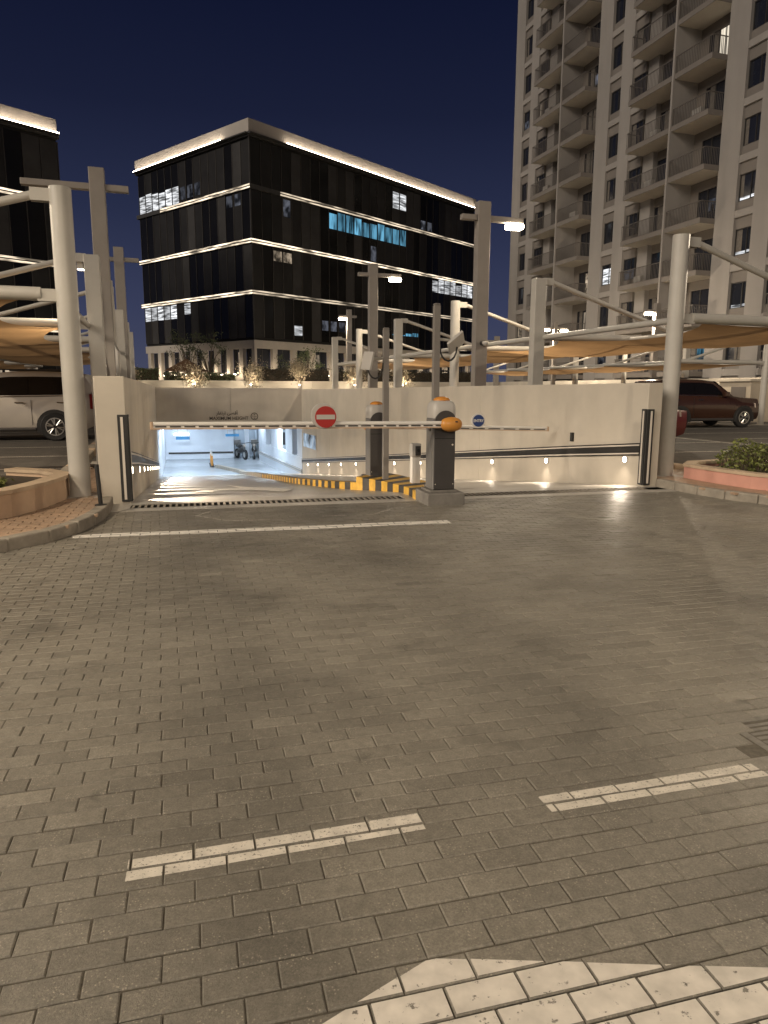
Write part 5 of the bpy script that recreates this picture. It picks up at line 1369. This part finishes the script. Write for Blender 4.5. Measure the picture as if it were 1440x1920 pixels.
        for a in [1.2 + 2.05 * k for k in range(0, 14)]:
            light('arcade_lamp', 'POINT', (a, -0.45, 2.75), 45.0, (1.0, 0.80, 0.55), t, shadow_soft_size=0.05)
            MB().box(a - 0.07, a + 0.07, -0.5, -0.40, 2.55, 2.64).build('arcade_light', M['lamp_s'], t)
        for a in [1.9 + 1.63 * k for k in range(0, 8)]:
            light('arcade_lamp', 'POINT', (-0.45, a, 2.75), 34.0, (1.0, 0.80, 0.55), t, shadow_soft_size=0.05)
            MB().box(-0.5, -0.40, a - 0.07, a + 0.07, 2.55, 2.64).build('arcade_light', M['lamp_s'], t)
    return t
fl = [5.2, 8.62, 12.27, 16.05, 19.45]
office('office_block', 'dark glass office block with bright lines of light on every storey', (-9.85, 55.0), (0.655, 0.756), 29.1, 15.2, fl,
       [('l', 3, 9, 10, .02, .45, 'win_w'), ('l', 3, 11, 14, .02, .45, 'win_w'), ('l', 3, 6, 8, .10, .40, 'win_g'), ('l', 0, 12, 14, .62, .97, 'win_w'), ('l', 0, 8, 8, .70, .97, 'win_w'), ('l', 0, 10, 11, .62, .97, 'win_w'),
        ('l', 2, 1, 2, .72, .95, 'win_g'), ('r', 2, 8, 17, .58, .92, 'win_b'), ('r', 1, 22, 28, .62, .97, 'win_w'), ('r', 3, 16, 17, .42, .85, 'win_w'), ('r', 1, 2, 3, .70, .92, 'win_y'),
        ('r', 0, 4, 4, .12, .36, 'win_w'), ('r', 2, 3, 3, .6, .95, 'win_g'), ('r', 0, 7, 9, .30, .55, 'win_g'), ('r', 0, 16, 19, .35, .42, 'win_b'), ('r', 2, 13, 13, .05, .4, 'win_g'), ('r', 3, 20, 21, .05, .3, 'win_g')],
       led_r={'top': (3.3, 29.1), 2: (2.9, 29.1)}, led_l={'top': (2.9, 15.2), 2: (0.0, 11.6)})
f2 = [0.6, 4.9, 8.62, 12.2, 15.65]
cB = (-18.96 - 0.655 * 16, 44.0 - 0.756 * 16)
office('office_block', 'partly seen dark office block at the frame edge above the white SUV', cB, (0.655, 0.756), 16.0, 12.0, f2, [('r', 0, 11, 13, .3, .7, 'win_y')], arcade=False,
       led_r={'top': (0.0, 16.0)}, led_l={'top': (0.0, 0.3)}, panels_left=False, top_h=0.72)

# ------------------------------------------------------------------ residential tower
TF = Fr(11.93, 71.0, 0.309, -0.951)
T = thing('residential_tower', 'tall beige residential tower with stacked balconies and dark windows', 'building', (11.93, 71.0, 0), TF.ang())
ST = 3.05; Z0 = 2.6; NS = 14; ZT = Z0 + ST * NS
SH = {}
def shared(key, name, mt, build, loc, parent=None):
    if key not in SH:
        m = MB(); build(m); me = bpy.data.meshes.new(name); me.from_pydata(m.v, [], m.f); me.materials.append(mt); me.update(); SH[key] = me
    o = bpy.data.objects.new(name, SH[key]); COL.objects.link(o); o.parent = parent or T; o.location = loc
    return o
MODS = 3; MW = 13.25; TL = MW * MODS + 4.5
MB().box(0.0, TL, 1.30, 16, 0, ZT).build('core', M['tower'], T)
MB().box(-0.02, TL, 0.0, 16, ZT + 0.002, ZT + 1.0).build('parapet', M['tower'], T)
piers = []; strips = []; bays = []
for k in range(MODS + 1):
    b = k * MW
    piers += [(b, b + 1.58), (b + 2.95, b + 4.22)]
    strips += [(b + 1.58, b + 2.95), (b + 4.22, b + 5.5)]
    if k < MODS: bays.append((b + 5.5, b + 13.25))
piers[-1] = (piers[-1][0], piers[-1][1])
for a, b in piers: MB().box(a, b, 0.0, 1.29, 0, ZT).build('pier', M['tower'], T)
lit_t = {(0, 7): 'win_g', (1, 7): 'win_t', (1, 5): 'win_t', (2, 2): 'win_w', (3, 2): 'win_g', (4, 3): 'win_t', (4, 2): 'win_g', (4, 1): 'win_g', (0, 1): 'win_y', (2, 0): 'win_g'}
trnd = random.Random(77)
for si, (a, b) in enumerate(strips):
    w = b - a; kw = round(w, 2)
    for s in range(-1, NS):
        z = Z0 + ST * s
        if s >= 0: shared(('band', kw), 'floor_band', M['tower'], lambda m: m.box(0.004, w - 0.004, 0.015, 1.28, -0.2, 0.2), (a, 0, z))
        if s < 0: z0_, hgt = 0.3, 0
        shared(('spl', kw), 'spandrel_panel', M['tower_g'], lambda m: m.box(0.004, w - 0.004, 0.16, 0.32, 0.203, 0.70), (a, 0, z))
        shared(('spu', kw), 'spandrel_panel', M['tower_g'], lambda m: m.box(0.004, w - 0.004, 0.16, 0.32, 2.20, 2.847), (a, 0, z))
        o = shared(('win', kw), 'window', M['frame'], lambda m: (m.box(0.005, 0.06, 0.20, 0.30, 0.703, 2.197), m.box(w - 0.06, w - 0.005, 0.20, 0.30, 0.703, 2.197), m.box(0.06, w - 0.06, 0.20, 0.30, 0.703, 0.75), m.box(0.06, w - 0.06, 0.20, 0.30, 2.15, 2.197), m.box(w * 0.62, w * 0.62 + 0.05, 0.20, 0.30, 0.75, 2.15)), (a, 0, z))
        shared(('pane', kw), 'pane', M['tglass'], lambda m: m.box(0.06, w - 0.06, 0.26, 0.28, 0.75, 2.15), (0, 0, 0), o)
        if trnd.random() < 0.34:
            c0, c1 = (0.07, w * trnd.uniform(.2, .55)) if trnd.random() < .6 else (w * trnd.uniform(.45, .7), w - .07)
            MB().box(c0, c1, 0.250, 0.258, 0.76, 2.14).build('curtain', M['curtain'], o)
        lt = lit_t.get((si, s))
        if lt: 
            if si == 4: MB().box(0.08, w * 0.60, 0.245, 0.255, 0.76, 0.92).box(w * 0.66, w - 0.08, 0.245, 0.255, 0.80, 0.95).build('lit_pane', M['win_w'], o)
            elif lt == 'win_t': MB().box(0.08, 0.26, 0.245, 0.255, 0.76, 2.1).build('lit_pane', M['win_t'], o)
            else: MB().box(0.08, w - 0.08, 0.245, 0.255, 0.78, 1.9 if lt != 'win_g' else 1.4).build('lit_pane', M[lt], o)
lit_b = {(1, 6, 1): 'win_t2', (0, 1, 1): 'win_t', (0, 2, 1): 'win_y', (1, 3, 1): 'win_g', (0, 7, 1): 'win_g', (1, 4, 0): 'win_g', (1, 0, 1): 'win_b'}
for bi, (a, b) in enumerate(bays):
    w = b - a; fx = 4.45
    MB().box(a + fx, a + fx + 0.16, -1.20, 0.80, 0.0, ZT).build('dividing_fin', M['tower'], T)
    for s in range(-1, NS):
        z = Z0 + ST * s
        if s >= 0:
            shared('slab1', 'balcony_slab', M['soffit_uplit'], lambda m: m.box(0.0, fx - 0.003, -1.08, 1.28, -0.20, 0.06), (a, 0, z))
            shared('fas1', 'balcony_fascia', M['tower_g'], lambda m: m.box(0.0, fx - 0.003, -1.12, -1.082, -0.21, 0.10), (a, 0, z))  # fascia darker than the uplit slab, shade put into the colour
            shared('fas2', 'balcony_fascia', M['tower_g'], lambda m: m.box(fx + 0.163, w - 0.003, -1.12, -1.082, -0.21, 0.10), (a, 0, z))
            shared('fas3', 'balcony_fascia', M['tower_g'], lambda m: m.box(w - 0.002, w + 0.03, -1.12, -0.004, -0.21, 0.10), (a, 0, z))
            shared('slab2', 'balcony_slab', M['soffit_uplit'], lambda m: m.box(fx + 0.163, w - 0.003, -1.08, 1.28, -0.20, 0.06), (a, 0, z))
            def rail(m, x0, x1, ends):
                m.box(x0, x1, -1.10, -1.06, 1.06, 1.11); m.box(x0, x1, -1.095, -1.065, 0.10, 0.14)
                n = int((x1 - x0) / 0.14)
                for k in range(n + 1):
                    x = x0 + (x1 - x0) * k / n; m.box(x - 0.016, x + 0.016, -1.09, -1.07, 0.14, 1.06)
                for x in ends:
                    m.box(x - 0.02, x + 0.02, -1.06, -0.01, 1.06, 1.11)
                    for k in range(8): m.box(x - 0.012, x + 0.012, -0.95 + k * 0.12, -0.93 + k * 0.12, 0.06, 1.06)
            shared('rail1', 'railing', M['railing'], lambda m: rail(m, 0.03, fx - 0.02, (0.03,)), (a, 0, z))
            shared('rail2', 'railing', M['railing'], lambda m: rail(m, fx + 0.18, w - 0.03, (w - 0.03,)), (a, 0, z))
        # recessed wall, panel over the doors and doors
        shared('rec1', 'recess_wall', M['tower'], lambda m: m.box(0.0, 1.1, 0.35, 1.28, 0.063, 2.847), (a, 0, z))
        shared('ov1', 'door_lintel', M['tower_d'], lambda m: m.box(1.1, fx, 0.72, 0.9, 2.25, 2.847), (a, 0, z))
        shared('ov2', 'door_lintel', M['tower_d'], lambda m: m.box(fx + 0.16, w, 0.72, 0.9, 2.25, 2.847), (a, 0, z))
        for di, (x0, x1) in enumerate(((1.1, fx), (fx + 0.9, w))):
            o = shared(('door', di), 'balcony_door', M['frame'], lambda m: [m.box(x0 + (x1 - x0) * k / 3 + (0.003 if k == 0 else -0.04), x0 + (x1 - x0) * k / 3 + (0.06 if k < 3 else -0.003), 0.74, 0.84, 0.063, 2.247) for k in range(4)], (a, 0, z))
            shared(('dp', di), 'pane', M['tglass'], lambda m: m.box(x0 + 0.06, x1 - 0.05, 0.79, 0.81, 0.063, 2.247), (0, 0, 0), o)
            if trnd.random() < 0.4:
                c0 = trnd.uniform(.1, .5); MB().box(x0 + c0, x0 + c0 + trnd.uniform(.4, 1.1), 0.776, 0.786, 0.08, 2.24).build('curtain', M['curtain'], o)
            if s >= 0 and trnd.random() < 0.28:
                c0 = x0 + trnd.uniform(.1, .9); MB().box(a + c0, a + c0 + .75, 0.36 if False else -0.75, -0.45, z + 0.062, z + 0.62).build('air_conditioner', M['head'], T)
            lt = lit_b.get((bi, s, di))
            if lt == 'win_t2':
                MB().box(x0 + 0.8, x1 - 0.1, 0.775, 0.785, 0.10, 2.2).build('lit_pane', glow('bright_curtain', (1.0, .88, .70), 1.1, (6, 6, .3)), o)
            elif lt: MB().box(x0 + 0.9, x0 + 1.7, 0.775, 0.785, 0.9 if lt in ('win_g', 'win_b') else 0.1, 1.6 if lt in ('win_g', 'win_b') else 2.1).build('lit_pane', M[lt], o)
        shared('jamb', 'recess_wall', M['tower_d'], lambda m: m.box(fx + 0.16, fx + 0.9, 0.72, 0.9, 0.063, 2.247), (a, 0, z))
